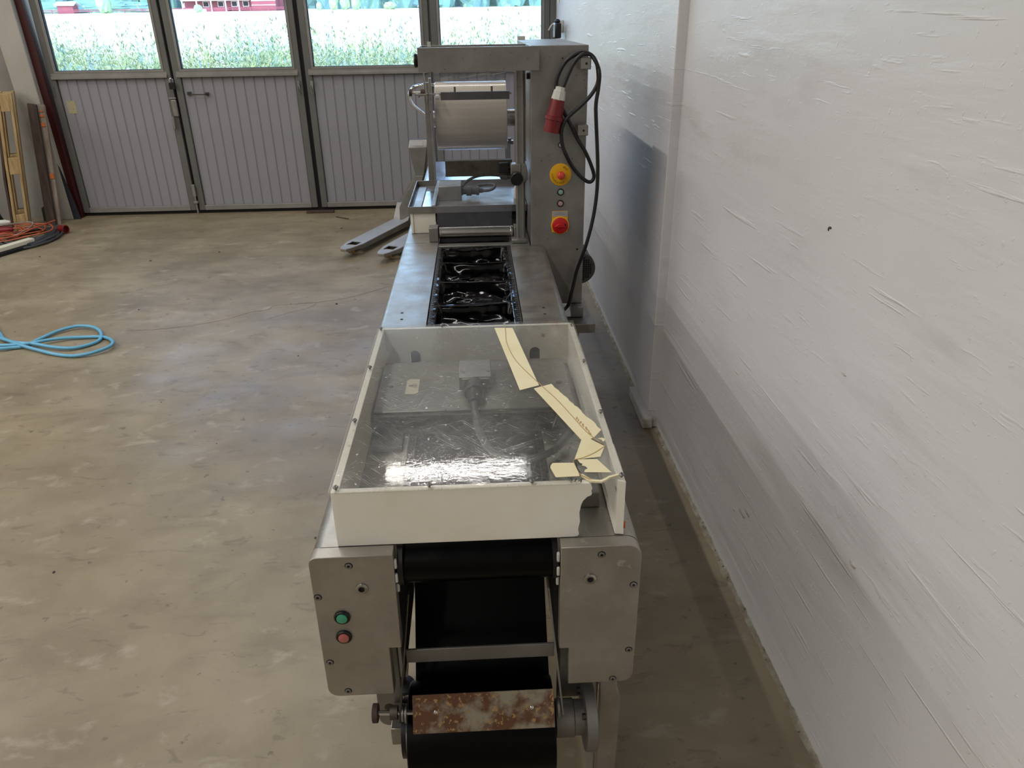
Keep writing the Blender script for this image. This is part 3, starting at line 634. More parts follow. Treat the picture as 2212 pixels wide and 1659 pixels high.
# dancer arms with crossbar and rusty guide plate
def arm(x0, x1, t, m):
    a = Vector((0, 1.165, .765)); b = Vector((0, 1.085, .500)); w = .011
    vs = [Vector((x + k, y, z)) for (x, q) in ((x0, a), (x1, b)) for k in (0, t) for (y, z) in ((q.y - w, q.z - .003), (q.y + w, q.z + .003))]
    ob('dancer_arm', MB().add(vs, [(0, 2, 3, 1), (4, 5, 7, 6), (0, 1, 5, 4), (2, 6, 7, 3), (0, 4, 6, 2), (1, 3, 7, 5)]), m, mc, bevel=.001)
arm(-.165, -.196, .004, 'dark_steel'); arm(.113, .137, .004, 'steel_dull')
ob('cross_bar', MB().box(-.178, .126, 1.142, 1.147, .592, .627), 'steel_dull', mc, bevel=.001)
Mr = Matrix.Translation((-.0225, 1.072, .523)) @ Matrix.Rotation(math.radians(-30), 4, 'X')
rp = ob('guide_plate', MB().box(-.143, .143, -.002, .002, -.038, .038, Mr), 'rust', mc, bevel=.001, label='rusty guide plate')
for x in (-.097, .097):
    ob('rivet', MB().lathe(Mr @ Vector((x, -.002, .004)), Mr.to_3x3() @ Vector((0, -1, 0)), [(0, .0045), (.002, .004), (.003, .001)], 12), 'chrome', rp)
k = ob('knob_shaft', MB().cyl((-.238, 1.09, .512), (-.163, 1.09, .508), .0048, n=14), 'chrome', mc)
ob('clamp_knob', MB().lathe((-.243, 1.09, .512), (-1, 0, 0), [(-.006, .0165), (-.005, .019), (.005, .019), (.006, .0165)], 28), 'wood_brown', k, smooth=25, label='dark brown knurled knob')
ob('collar', MB().cyl((-.213, 1.09, .511), (-.198, 1.09, .511), .0145, n=20), 'dark_steel', k)
ob('washer', MB().cyl((-.190, 1.092, .507), (-.186, 1.092, .507), .0175, n=20), 'steel_dull', k)
ob('washer', MB().cyl((-.184, 1.093, .503), (-.180, 1.093, .503), .019, n=20), 'steel_dull', k)
ob('washer', MB().cyl((.128, 1.093, .500), (.133, 1.093, .500), .021, n=24), 'steel_dull', mc)
# left bearing disc and block, right hub with flange
ob('roll_flange', MB().cyl((-.198, RC[0], RC[1] + .01), (-.188, RC[0], RC[1] + .01), .062, n=40), 'black_plastic', mc)
ob('flange_ring', MB().cyl((-.1875, RC[0], RC[1] + .01), (-.186, RC[0], RC[1] + .01), .0635, n=40), 'chrome', mc)
ob('bearing_block', MB().box(-.225, -.201, 1.13, 1.20, .365, .415), 'alu', mc, bevel=.002)
hb = ob('roll_hub', MB().lathe((.129, RC[0], RC[1] + .015), (1, 0, 0), [(0, .036), (.002, .040), (.040, .040), (.042, .037), (.062, .037)], 40), 'steel_dull', mc)
ob('hub_flange', MB().lathe((.191, RC[0], RC[1] + .015), (1, 0, 0), [(0, .067), (.002, .070), (.024, .070), (.026, .067)], 48), 'steel_dull', hb)
for a in (50, 160, 250):
    ob('flange_bolt', MB().cyl((.184, RC[0] - .058 * math.cos(math.radians(a)), RC[1] + .015 + .058 * math.sin(math.radians(a))), (.192, RC[0] - .058 * math.cos(math.radians(a)), RC[1] + .015 + .058 * math.sin(math.radians(a))), .007, n=6), 'dark_steel', hb)
ob('lower_bracket', MB().prism([(-.262, .80), (-.205, .80), (-.205, .336)] + rc(-.238, .360, .024, 270, 180), 'y', 1.205, 1.215), 'steel_dull', mc, bevel=.002)
ob('bracket_hollow', MB().cyl((-.236, 1.2045, .395), (-.236, 1.206, .395), .011, n=20), 'dark_steel', mc)
ob('lower_bracket', MB().prism([(.134, .66), (.198, .66), (.198, .440), (.190, .40), (.140, .40), (.140, .50)], 'y', 1.205, 1.215), 'steel_dull', mc, bevel=.002)
lp = ob('lower_panel', MB().prism([(.232, .56), (.262, .56), (.274, .43), (.283, .40), (.280, .02), (.240, .02), (.238, .30)], 'y', 1.19, 1.22).box(.2315, .236, 1.22, 1.5, .02, .56), 'alu_front', mc, bevel=.002)
ob('panel_edge', MB().box(.2300, .2316, 1.1885, 1.192, .32, .45), 'tape', lp)
# legs, feet and lower frame
for x in (-.27, .235):
    for y in (1.62, 3.45, 5.05):
        lg = ob('leg', MB().box(x - .02, x + .02, y - .02, y + .02, .06, .56), 'steel_dull', mc, bevel=.002)
        ob('foot', MB().lathe((x, y, 0), (0, 0, 1), [(0, .035), (.012, .035), (.02, .012), (.07, .010)], 20), 'black_rubber', lg)
    ob('frame_rail', MB().box(x - .02, x + .02, 1.64, 5.03, .28, .32), 'steel_dull', mc, bevel=.002)
ob('cross_beam', MB().box(.20, .492, 3.02, 3.12, .540, .582), 'steel_dull', mc, bevel=.003)

# ---- forming station under the front cover
fs = ob('forming_block', MB().box(-.262, .214, 1.560, 1.842, .895, .955), 'steel_dull', mc, bevel=.002, label='aluminium forming block')
ob('block_face_shade', MB().box(-.262, .196, 1.546, 1.5595, ZT + .001, .950), 'dark_steel', mc, bevel=.001)  # added dark plate that paints shade onto the block's front face
for x, y, r in ((-.236, 1.695, .0085), (.188, 1.688, .0085)):
    ob('bore', MB().cyl((x, y, .9545), (x, y, .9556), r, n=20), 'dark_steel', fs)
for x, y in ((-.103, 1.692), (.057, 1.689)):
    ob('rivet', MB().cyl((x, y, .954), (x, y, .9562), .006, n=16), 'steel_dull', fs)
lb = ob('paper_label', MB().prism([(-.187, 1.735), (-.163, 1.733), (-.163, 1.658), (-.170, 1.650), (-.195, 1.650), (-.195, 1.725)], 'z', .955, .9557), 'label', fs, smooth=0)
tm = MB()
for j, s in enumerate(('L2B12', 'mpl', 'IR')):
    vs, fcs = text_faces(s, .010)
    Mx = Matrix.Translation((-.172 - j * .007, 1.695, .9562)) @ Matrix.Rotation(math.radians(-80), 4, 'Z')
    tm.add([Mx @ v for v in vs], fcs)
ob('handwriting', tm, 'marker', lb, smooth=0)
jb = ob('junction_box', MB().box(-.062, .018, 1.674, 1.778, .955, .985), 'alu', mc, bevel=.0015, label='small aluminium junction box')
for x in (-.053, .009):
    ob('screw', MB().lathe((x, 1.705, .985), (0, 0, 1), [(0, .006), (.002, .005), (.002, .002)], 14), 'steel_dull', jb)
ob('box_front', MB().box(-.055, .012, 1.664, 1.674, .956, .983), 'steel_dull', jb)
cp = ob('cable_coupling', MB().lathe((-.023, 1.664, .972), (0, -1, -.05), [(0, .019), (.012, .019), (.014, .022), (.034, .022), (.036, .025), (.052, .025), (.054, .021), (.080, .019), (.094, .012)], 20), 'grey_rubber', mc, smooth=30)
ob('coupling_ring', MB().lathe((-.023, 1.628, .970), (0, -1, -.05), [(0, .0255), (.002, .026), (.004, .0255)], 20), 'black_plastic', cp)
ob('sensor_cable', MB().tube([(-.024, 1.58, .967), (-.022, 1.53, .960), (-.012, 1.46, .945), (.012, 1.41, .93), (.05, 1.385, .92), (.10, 1.39, .918), (.15, 1.42, .92), (.185, 1.47, .925), (.21, 1.52, .925)], .0085, 10), 'grey_rubber', mc)
ob('slide_block', MB().box(.182, .222, 1.228, 1.33, .9, .935), 'steel_dull', mc, bevel=.002)
ob('spring_post', MB().cyl((.20, 1.40, .90), (.20, 1.40, .94), .018, n=20), 'steel_dull', mc)
ob('cross_shadow_plate', MB().box(-.258, -.19, 1.47, 1.558, .9005, .912), 'dark_steel', mc, bevel=.002)  # dark plate standing in for the shadow in front of the block

# ------------------------------------------------------------------ white guard cover with the cracked clear lid
CX0, CX1, CY0, CY1, CZ = -.282, .251, 1.136, 1.932, 1.020
gc = thing('guard_cover', (-.015, 1.53, .90), 'white plastic guard box with a cracked clear lid on the machine front', 'cover')
ob('side_wall', MB().box(CX0, CX0 + .014, CY0 + .012, CY1, ZT + .001, CZ), 'white_plastic', gc, bevel=.001)
ob('side_wall', MB().add([(CX1 - .014, CY0 + .003, ZT + .001), (CX1 + .003, CY0, ZT + .001), (CX1 + .002, CY0 + .002, .918), (CX1 - .012, CY0 + .004, .925), (CX1 - .013, CY0 + .005, CZ), (CX1 + .002, CY0 + .004, CZ - .004),
                              (CX1 - .014, CY1, ZT + .001), (CX1, CY1, ZT + .001), (CX1, CY1, CZ), (CX1 - .014, CY1, CZ)],
                             [(0, 1, 2, 3), (3, 2, 5, 4), (0, 3, 4, 9, 6), (1, 7, 8, 5, 2), (4, 5, 8, 9), (6, 9, 8, 7), (0, 6, 7, 1)]), 'white_plastic', gc, smooth=0, bevel=.001)
fw = [(CX0, ZT + .001), (.160, ZT + .001), (.166, .9015), (.169, .906), (.167, .918), (.170, .935), (.1685, .955), (.171, .972), (.175, .982), (.182, .990), (.189, .993), (.1905, .997), (.189, 1.003), (.191, 1.008), (.189, 1.014), (.186, CZ), (CX0, CZ)]
ob('front_wall', MB().prism(fw, 'y', CY0 - .001, CY0 + .012), 'white_plastic', gc, smooth=0, bevel=.0008)
rw = [(CX0 + .014, ZT + .001), (-.204, ZT + .001), (-.204, .940)] + rc(-.189, .940, .015, 180, 0) + [(-.174, ZT + .001), (.130, ZT + .001), (.130, .940)] + rc(.145, .940, .015, 180, 0) + [(.160, ZT + .001), (CX1 - .014, ZT + .001), (CX1 - .014, CZ), (CX0 + .014, CZ)]
ob('rear_wall', MB().prism(rw, 'y', CY1 - .013, CY1 - .001), 'white_plastic', gc, smooth=0)
for xa in (-.203, .131): ob('slot_dark_block', MB().box(xa, xa + .028, 1.9325, 1.945, ZT + .001, .954), 'gasket', gc)  # dark blocks added behind the notches so they look dark
CLZ = CZ + .0055
lid = [(CX0 - .003, CY0 - .006), (.170, CY0 - .004), (.172, 1.150), (.166, 1.176), (.165, 1.203), (.18, 1.212), (.205, 1.222), (.222, 1.234), (.229, 1.253), (.240, 1.263), (CX1 - .001, 1.270), (CX1 + .001, CY1 + .002), (.085, CY1 + .003), (.072, CY1 - .004), (.064, CY1 + .003), (CX0 - .002, CY1 + .002)]
ob('clear_lid', MB().prism(lid, 'z', CZ + .0006, CLZ), 'acrylic', gc, smooth=0, label='scratched clear acrylic lid')
lid2 = [(.1685, 1.2005), (.170, 1.176), (.176, 1.152), (.178, 1.146), (.205, 1.135), (.228, 1.143), (CX1, 1.150), (CX1, 1.262), (.2415, 1.259), (.231, 1.250), (.224, 1.232), (.206, 1.219)]
ob('lid_fragment', MB().prism(lid2, 'z', CZ + .0006, CLZ), 'acrylic', gc, smooth=0, label='loose broken corner of the clear lid')
TZ = CLZ + .0003
def tape(poly, dz=0, name='masking_tape'):
    return ob(name, MB().prism(poly, 'z', TZ + dz, TZ + dz + .0005), 'tape', gc, smooth=0)
def jag(p, q, n, a):
    out = []
    for i in range(1, n):
        t = i / n; out.append((p[0] + (q[0] - p[0]) * t + random.uniform(-a, a), p[1] + (q[1] - p[1]) * t + random.uniform(-a, a)))
    return out
tape([(.033, 1.893), (.082, 1.889), (.125, 1.532), (.080, 1.510)])
p2 = [(.112, 1.516), (.154, 1.537)] + jag((.154, 1.537), (.235, 1.318), 26, .0016) + [(.235, 1.318), (.217, 1.290), (.197, 1.272), (.188, 1.283)]
tape(p2)
tape([(.1895, 1.281), (.213, 1.281), (.231, 1.251), (.2165, 1.213)] + jag((.2165, 1.213), (.166, 1.206), 9, .001) + [(.166, 1.206)], .0006)
tape([(.118, 1.182), (.1195, 1.190), (.124, 1.198), (.164, 1.196), (.167, 1.178), (.169, 1.150), (.125, 1.149)], .0002)
tape([(.172, 1.207), (.209, 1.206), (.229, 1.158), (.179, 1.162), (.181, 1.17), (.187, 1.174), (.184, 1.182), (.177, 1.186), (.18, 1.19), (.175, 1.195)], .0004)
edge = MB(); eo = [(.171, 1.153), (.182, 1.140), (.188, 1.132), (.206, 1.129), (.214, 1.134), (.223, 1.142), (.236, 1.147), (.247, 1.151)]
ei = [(.174, 1.158), (.184, 1.145), (.190, 1.138), (.205, 1.135), (.212, 1.139), (.222, 1.147), (.235, 1.152), (.246, 1.156)]
edge.prism(eo + ei[::-1], 'z', TZ - .003, TZ + .0006); ob('masking_tape', edge, 'tape', gc, smooth=0)
tape([(.222, 1.283), (.232, 1.285), (.236, 1.280), (.234, 1.271), (.229, 1.270), (.230, 1.276)], .0003)
def thin(pts, w, z, h=.0004):
    P = spline([Vector((p[0], p[1], z)) for p in pts], 5); vs = []
    for i, p in enumerate(P):
        t = (P[min(i + 1, len(P) - 1)] - P[max(i - 1, 0)]).normalized(); n = Vector((-t.y, t.x, 0)) * w
        vs += [p + n, p - n, p - n + Vector((0, 0, h)), p + n + Vector((0, 0, h))]
    fs = []
    for i in range(len(P) - 1):
        a = 4 * i; fs += [(a + 3, a + 2, a + 6, a + 7), (a, a + 3, a + 7, a + 4), (a + 2, a + 1, a + 5, a + 6)]
    return MB().add(vs, fs)
ob('crack', thin([(.062, 1.925), (.062, 1.86), (.062, 1.784), (.077, 1.683), (.101, 1.607), (.131, 1.528), (.159, 1.455), (.186, 1.368), (.205, 1.307), (.232, 1.252)], .0009, TZ + .0007), 'tape_glue', gc, smooth=0, label='crack showing through the tape')
ob('crack', thin([(.231, 1.251), (.205, 1.226), (.18, 1.210), (.165, 1.204), (.167, 1.178), (.171, 1.155), (.178, 1.146), (.188, 1.137)], .0011, TZ + .0012), 'tape_glue', gc, smooth=0)
ob('crack', thin([(.165, 1.203), (.167, 1.178), (.1705, 1.158)], .0007, TZ + .0018), 'marker', gc, smooth=0)
ob('crack', thin([(.209, 1.281), (.219, 1.268), (.229, 1.256)], .0008, TZ + .0018), 'marker', gc, smooth=0)
gm = MB()
for i in range(16):
    t = i / 15; gm.blob((.190 + .022 * t + random.uniform(-.002, .002), 1.372 - .072 * t, TZ + .0008), (.0012 + .0016 * random.random(), .003, .0004), i, .4, 1, 1)
ob('glue_residue', gm, 'tape_glue', gc)
vs, fcs = text_faces("'514", .017)
wm = MB(); Mx = Matrix.Translation((.1585, 1.138, TZ + .0003)) @ Matrix.Rotation(math.radians(-18), 4, 'Z'); wm.add([Mx @ v for v in vs], fcs)
vs, fcs = text_faces("c''", .012); Mx = Matrix.Translation((.154, 1.1315, TZ + .0003)) @ Matrix.Rotation(math.radians(-25), 4, 'Z'); wm.add([Mx @ v for v in vs], fcs)
ob('marker_writing', wm, 'marker', gc, smooth=0)
vs, fcs = text_faces("AB", .012); Mx = Matrix.Translation((CX1 - .0145, 1.152, .995)) @ Matrix.Rotation(PI / 2, 4, 'X') @ Matrix.Rotation(-PI / 2, 4, 'Y')
wm = MB(); wm.add([Mx @ v for v in vs], fcs); ob('marker_writing', wm, 'marker', gc, smooth=0)
ob('orange_stain', MB().box(CX1 + .0005, CX1 + .008, 1.150, 1.152, .905, .920), 'orange_paint', gc)
for x, y in ((-.276, 1.914), (-.275, 1.662), (-.274, 1.394), (-.273, 1.143), (-.11, 1.925), (.244, 1.906), (.245, 1.659), (.246, 1.396), (.246, 1.149), (-.105, 1.141), (.081, 1.141)):
    zz = CLZ
    sc_ = MB().lathe((x, y, zz - .004), (0, 0, 1), [(0, .0022), (.004, .0022), (.0045, .0052), (.006, .0054), (.0078, .0038)], 14)
    so = ob('screw', sc_, 'steel_dull', gc)
    a = random.uniform(0, PI); Mx = Matrix.Translation((x, y, zz + .0040)) @ Matrix.Rotation(a, 4, 'Z')
    ob('slot', MB().box(-.0042, .0042, -.0006, .0006, -.0004, .0002, Mx), 'gasket', so)

# ------------------------------------------------------------------ sealing station behind the film
wb = ob('white_end_board', MB().box(-.308, -.296, 3.400, 3.95, ZT + .001, .993), 'white_plastic', mc, bevel=.001)
ob('white_front_board', MB().box(-.2955, -.195, 3.404, 3.416, ZT + .001, .993), 'white_plastic', mc, bevel=.001)
ob('sealing_head', MB().box(-.194, .20, 3.44, 3.9, ZT + .001, .992), 'dark_steel', mc, bevel=.003)
for x in (-.198, .163):
    ob('stop_knob', MB().lathe((x, 3.44, .965), (0, -1, 0), [(-.01, .014), (.03, .014), (.034, .012)], 22), 'black_plastic', mc)
tr = MB()
tx0, tx1, ty0, ty1, tz0, tz1 = -.316, .219, 3.392, 4.0, .994, 1.024
tr.box(tx0, tx1, ty0, ty0 + .004, tz0, tz1).box(tx0, tx1, ty1 - .004, ty1, tz0, tz1).box(tx0, tx0 + .004, ty0 + .004, ty1 - .004, tz0, tz1).box(tx1 - .004, tx1, ty0 + .004, ty1 - .004, tz0, tz1).box(tx0 + .004, tx1 - .004, ty0 + .004, ty1 - .004, tz0, tz0 + .003)
ty = ob('sheet_metal_tray', tr, 'steel_dull', mc, smooth=0, bevel=.0008)
ob('tray_plate', MB().box(-.30, -.262, ty0 + .02, ty1 - .06, tz0 + .003, tz0 + .009), 'alu', ty, bevel=.001)
ob('tray_plate', MB().box(-.258, -.212, ty0 + .02, ty1 - .16, tz0 + .003, tz0 + .007), 'steel_deck', ty)
ob('tray_rail', MB().box(-.210, -.192, ty0 + .006, ty1 - .03, tz0 + .003, tz1 + .004), 'alu', ty, bevel=.002)
ob('tray_plate', MB().box(-.185, .21, ty0 + .03, ty1 - .16, tz0 + .003, tz0 + .010), 'steel_dull', ty, bevel=.001)
ob('junction_box', MB().box(-.186, -.078, 3.60, 3.74, 1.004, 1.070), 'alu', mc, bevel=.002)
ob('cable_coupling', MB().lathe((-.078, 3.66, 1.035), (1, 0, 0), [(0, .020), (.006, .020), (.008, .016), (.022, .016), (.024, .023), (.048, .023), (.05, .018), (.07, .018), (.072, .021), (.084, .021), (.086, .012), (.105, .010)], 18), 'grey_rubber', mc, smooth=30)
ob('sensor_cable', MB().tube([(.025, 3.66, 1.035), (.055, 3.655, 1.037), (.078, 3.66, 1.045), (.082, 3.69, 1.055), (.05, 3.71, 1.055), (.0, 3.71, 1.05)], .007, 8), 'grey_rubber', mc)
ob('sensor_cable', MB().tube([(-.075, 3.68, 1.05), (-.05, 3.72, 1.07), (.0, 3.76, 1.085), (.06, 3.77, 1.088), (.12, 3.76, 1.085)], .007, 8), 'grey_rubber', mc)
ob('cable_gland', MB().lathe((.112, 3.76, 1.085), (1, 0, -.1), [(0, .012), (.01, .018), (.035, .018), (.038, .014), (.06, .012)], 16), 'dark_steel', mc)
ob('adjusting_shaft', MB().lathe((.155, 3.5, 1.125), (1, 0, 0), [(0, .012), (.03, .012), (.032, .022), (.05, .022), (.052, .026), (.066, .026)], 20), 'steel_dull', mc)
ob('grease_bottle', MB().lathe((.185, 3.62, 1.0), (0, 0, 1), [(0, .014), (.05, .014), (.06, .008), (.075, .008)], 16), 'gland', mc)
# nip roller with its bearing blocks
ob('nip_roller', MB().lathe((-.176, 3.27, .9345), (1, 0, 0), [(0, .020), (.003, .025), (.010, .025), (.011, .0235), (.013, .025), (.312, .025), (.313, .0235), (.316, .025), (.324, .025), (.327, .020)], 40), 'steel', mc, smooth=25)
ob('bearing_block', MB().box(-.219, -.179, 3.245, 3.31, ZT + .0005, .962), 'steel_dull', mc, bevel=.002)
ob('bearing_block', MB().box(.153, .166, 3.245, 3.31, ZT + .0005, .958), 'steel_dull', mc, bevel=.002)
ob('cross_strip', MB().box(-.178, .150, 3.185, 3.232, .888, .8965), 'steel_dull', mc, bevel=.001)
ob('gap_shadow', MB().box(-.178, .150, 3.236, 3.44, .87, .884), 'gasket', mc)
# twin post with clamp, knob and arm
pb = ob('post_base', MB().box(.141, .207, 3.192, 3.285, ZT + .0005, .916), 'steel_dull', mc, bevel=.002)
po = MB().cyl((.1715, 3.235, .915), (.1715, 3.235, 1.60), .0085, n=20).cyl((.1945, 3.235, .915), (.1945, 3.235, 1.60), .0085, n=20).box(.173, .193, 3.228, 3.243, .916, 1.60)
ob('post', po, 'steel_dull', mc)
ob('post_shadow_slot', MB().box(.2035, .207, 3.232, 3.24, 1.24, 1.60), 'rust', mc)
cl = ob('clamp', MB().prism([(.142, 1.232), (.205, 1.232), (.212, 1.205), (.212, 1.170), (.20, 1.155), (.15, 1.168), (.142, 1.175)], 'y', 3.212, 3.262), 'steel_dull', mc, bevel=.002)
ob('clamp_slot', MB().box(.1835, .1855, 3.2112, 3.2125, 1.175, 1.233), 'gasket', cl)
ob('clamp_knob', MB().lathe((.164, 3.212, 1.180), (0, -1, -.08), [(0, .010), (.010, .010), (.012, .024), (.016, .0265), (.040, .0265), (.044, .024)], 36), 'black_plastic', cl, label='round black clamp knob')
ob('square_knob', MB().box(.092, .133, 3.235, 3.262, 1.192, 1.235).cyl((.132, 3.245, 1.213), (.145, 3.245, 1.213), .009, n=14), 'black_plastic', cl, bevel=.003)
ob('arm_plate', MB().box(-.134, .150, 3.268, 3.272, 1.176, 1.241).box(-.134, .150, 3.2725, 3.30, 1.238, 1.241), 'dark_steel', mc, bevel=.0006, label='dark flat steel arm plate')
# top channel and film path
tb = MB().box(-.212, .253, 3.122, 3.126, 1.598, 1.684).box(-.212, .2185, 3.1265, 3.16, 1.681, 1.684).box(-.212, -.208, 3.1265, 3.42, 1.60, 1.684)
tb.box(-.2075, .2185, 3.40, 3.42, 1.655, 1.684)
tc_ = ob('top_channel', tb, 'steel_dull', mc, bevel=.0008)
ob('channel_peg', MB().box(-.178, -.165, 3.22, 3.235, 1.684, 1.702), 'gland', tc_)
ob('top_roller', MB().cyl((-.20, 3.26, 1.655), (.20, 3.26, 1.655), .018, n=24), 'steel', mc)
ob('side_knob', MB().lathe((-.213, 3.18, 1.637), (-1, 0, 0), [(0, .012), (.004, .024), (.012, .026), (.017, .022)], 28), 'black_plastic', mc)
ob('set_screw', MB().cyl((.208, 3.19, 1.575), (.221, 3.19, 1.575), .013, n=8), 'black_plastic', mc)
def cf(u, v):
    x = -.183 + .33 * u; w = .003 * noise.noise(Vector((x * 18, v * 3, 0)))
    return (x, 3.294 + w - .008 * math.sin(v * PI), .935 + .70 * v)
ob('clear_film', MB().grid(cf, 24, 24), 'clear_film', mc, smooth=80, label='clear film hanging from the top channel')
def cf2(u, v):
    x = -.183 + .33 * u; return (x, 3.30 + .60 * v, 1.672 - .17 * v + .008 * noise.noise(Vector((x * 14 + v * 9, v * 6, 3))))
ob('clear_film', MB().grid(cf2, 30, 30), 'clear_film', mc, smooth=80, label='clear film running back to the film roll')
fr_ = ob('film_roll', MB().lathe((-.204, 4.20, 1.318), (1, 0, 0), [(0, .05), (0, .168), (.002, .170), (.366, .170), (.368, .168), (.368, .05)], 64), 'film_roll', mc, smooth=30, label='roll of clear film')
ob('roll_shaft', MB().cyl((-.23, 4.20, 1.305), (.221, 4.20, 1.305), .042, n=32), 'steel', mc)
ob('dancer_bar', MB().box(-.165, .170, 3.90, 3.925, 1.425, 1.462), 'dark_steel', mc, bevel=.002)
for x in (-.095, .085):
    ob('pin', MB().cyl((x, 3.91, 1.455), (x, 3.91, 1.485), .005, n=12), 'dark_steel', mc)
ob('dancer_rod', MB().cyl((-.285, 3.91, 1.452), (.18, 3.91, 1.452), .005, n=12), 'steel', mc)
kk = ob('knob_shaft', MB().cyl((-.305, 3.93, 1.46), (-.245, 3.93, 1.46), .006, n=12), 'gland', mc)
ob('clamp_knob', MB().cyl((-.318, 3.93, 1.46), (-.305, 3.93, 1.46), .016, n=20), 'wood_brown', kk)
ob('collar', MB().cyl((-.262, 3.93, 1.46), (-.242, 3.93, 1.46), .016, n=20), 'wood_brown', kk)
ob('side_post', MB().box(-.252, -.226, 4.00, 4.03, .905, 1.50).box(-.226, -.214, 3.99, 4.04, .905, 1.52), 'steel_dull', mc, bevel=.002)
ob('side_link', MB().prism([(3.88, 1.44), (3.90, 1.42), (3.93, 1.44), (3.72, 1.62), (3.70, 1.60)], 'x', -.235, -.231), 'gland', mc)
ob('end_disc', MB().cyl((-.19, 3.9, 1.44), (-.172, 3.9, 1.44), .012, n=16), 'gland', mc)
ob('valve', MB().box(.165, .20, 4.5, 4.53, .905, 1.13).box(.17, .215, 4.46, 4.50, 1.13, 1.15), 'alu', mc, bevel=.002)
ob('valve_cap', MB().box(.182, .202, 4.45, 4.47, 1.135, 1.165), 'black_plastic', mc, bevel=.002)

# ------------------------------------------------------------------ control cabinet (part of the machine)
CF = 3.15
cab = ob('control_cabinet', MB().prism([(3.15, .632), (3.42, .632), (3.42, .86), (4.12, .86), (4.12, 1.684), (3.15, 1.684)], 'x', .2225, .447), 'steel_dull', mc, bevel=.003, smooth=0)
ob('cabinet_lip', MB().box(.2225, .26, 4.08, 4.11, 1.684, 1.70), 'gland', cab)
ob('foot_bracket', MB().box(.40, .449, 3.10, 3.20, .585, .631), 'steel_dull', mc, bevel=.002)
ob('lower_post', MB().box(.405, .44, 3.16, 3.2, .06, .585), 'steel_dull', mc, bevel=.002)
for x0, x1, z0, z1 in ((.408, .449, 1.600, 1.642), (.404, .445, 1.357, 1.397)):
    h = ob('cable_hook', MB().box(x0, x1, 3.085, 3.149, z0, z1), 'steel_dull', cab, bevel=.003)
    ob('hook_hole', MB().cyl(((x0 + x1) / 2 + .002, 3.0842, (z0 + z1) / 2), ((x0 + x1) / 2 + .002, 3.086, (z0 + z1) / 2), .0045, n=12), 'gasket', h)
es = ob('emergency_stop_disc', MB().lathe((.344, CF + .001, 1.197), (0, -1, 0), [(0, .045), (.003, .045), (.0035, .044)], 48), 'yellow', cab, label='yellow emergency stop disc')
ob('stop_button', MB().lathe((.344, CF, 1.197), (0, -1, 0), [(.002, .0125), (.014, .0125), (.016, .016), (.026, .0165), (.031, .012), (.033, .0001)], 28), 'red_lens', es)
tm = MB()
def arc_text(s, a0, a1, r, size, flip):
    for i, ch in enumerate(s):
        a = math.radians(a0 + (a1 - a0) * i / (len(s) - 1)); vs, fcs = text_faces(ch, size)
        up = Vector((math.cos(a), 0, math.sin(a))) * (-1 if flip else 1); rt = Vector((up.z, 0, -up.x))
        c = Vector((.344 + r * math.cos(a), CF - .0029, 1.197 + r * math.sin(a)))
        tm.add([c + rt * v.x + up * v.y for v in vs], fcs)
arc_text('EMERGENCY', 293, 176, .0335, .0105, False)
arc_text('STOP', 36, 66, .0335, .0105, True)
ob('disc_lettering', tm, 'marker', es, smooth=0)
button(cab, (.3455, CF, 1.1255), .0148, 'pale_green', lab='pale green button')
button(cab, (.3450, CF, 1.0785), .0148, 'pale_pink', lab='faded pink button')
button(cab, (.343, CF, 1.315), .0105, 'gland', lab='small light grey button')
sp = ob('switch_plate', MB().box(.311, .378, CF - .003, CF + .001, .955, 1.046), 'yellow', cab, bevel=.003)
ob('switch_label', MB().box(.312, .377, CF - .0038, CF - .003, 1.023, 1.045), 'grey_label', sp)
# the two lines on the label are worn illegible: keep them as two thin grey rules
rule = MB().box(.336, .352, CF - .0041, CF - .0038, 1.0385, 1.0400).box(.322, .367, CF - .0041, CF - .0038, 1.0320, 1.0335)
ob('worn_print', rule, 'steel_dull', sp)
ob('switch_ring', MB().lathe((.3445, CF, .987), (0, -1, 0), [(0, .0385), (.008, .0385), (.010, .036)], 44), 'yellow', sp)
rs = ob('rotary_handle', MB().lathe((.3445, CF, .987), (0, -1, 0), [(.006, .034), (.016, .0335), (.018, .031)], 44), 'red_switch', sp)
ob('handle_grip', MB().prism([(.318, .985), (.325, .981), (.364, .981), (.368, .985), (.362, .992), (.352, .999), (.340, 1.000), (.328, .993)], 'y', CF - .028, CF - .018), 'red_switch', rs, bevel=.003)
ob('lock_hole', MB().cyl((.365, CF - .0195, .990), (.365, CF - .0178, .990), .005, n=10), 'gasket', rs)
ob('drill_hole', MB().cyl((.421, CF - .0004, .879), (.421, CF + .001, .879), .0045, n=12), 'gasket', cab)
ob('drill_hole', MB().cyl((.346, CF - .0004, 1.638), (.346, CF + .001, 1.638), .003, n=10), 'gasket', cab)
mo = ob('fan_motor', MB().lathe((.478, 3.47, .690), (0, 1, 0), [(0, .070), (.006, .077), (.05, .077), (.06, .072), (.25, .072), (.26, .05)], 40), 'door_metal', mc, label='dark fan motor beside the cabinet')
gr = MB(); step = .0105
for i in range(-6, 7):
    for j in range(-6, 7):
        if math.hypot(i, j) * step < .060: gr.box(.478 + i * step - .0036, .478 + i * step + .0036, 3.4688, 3.4702, .690 + j * step - .0036, .690 + j * step + .0036)
ob('fan_grille', gr, 'gasket', mo, kind='stuff')

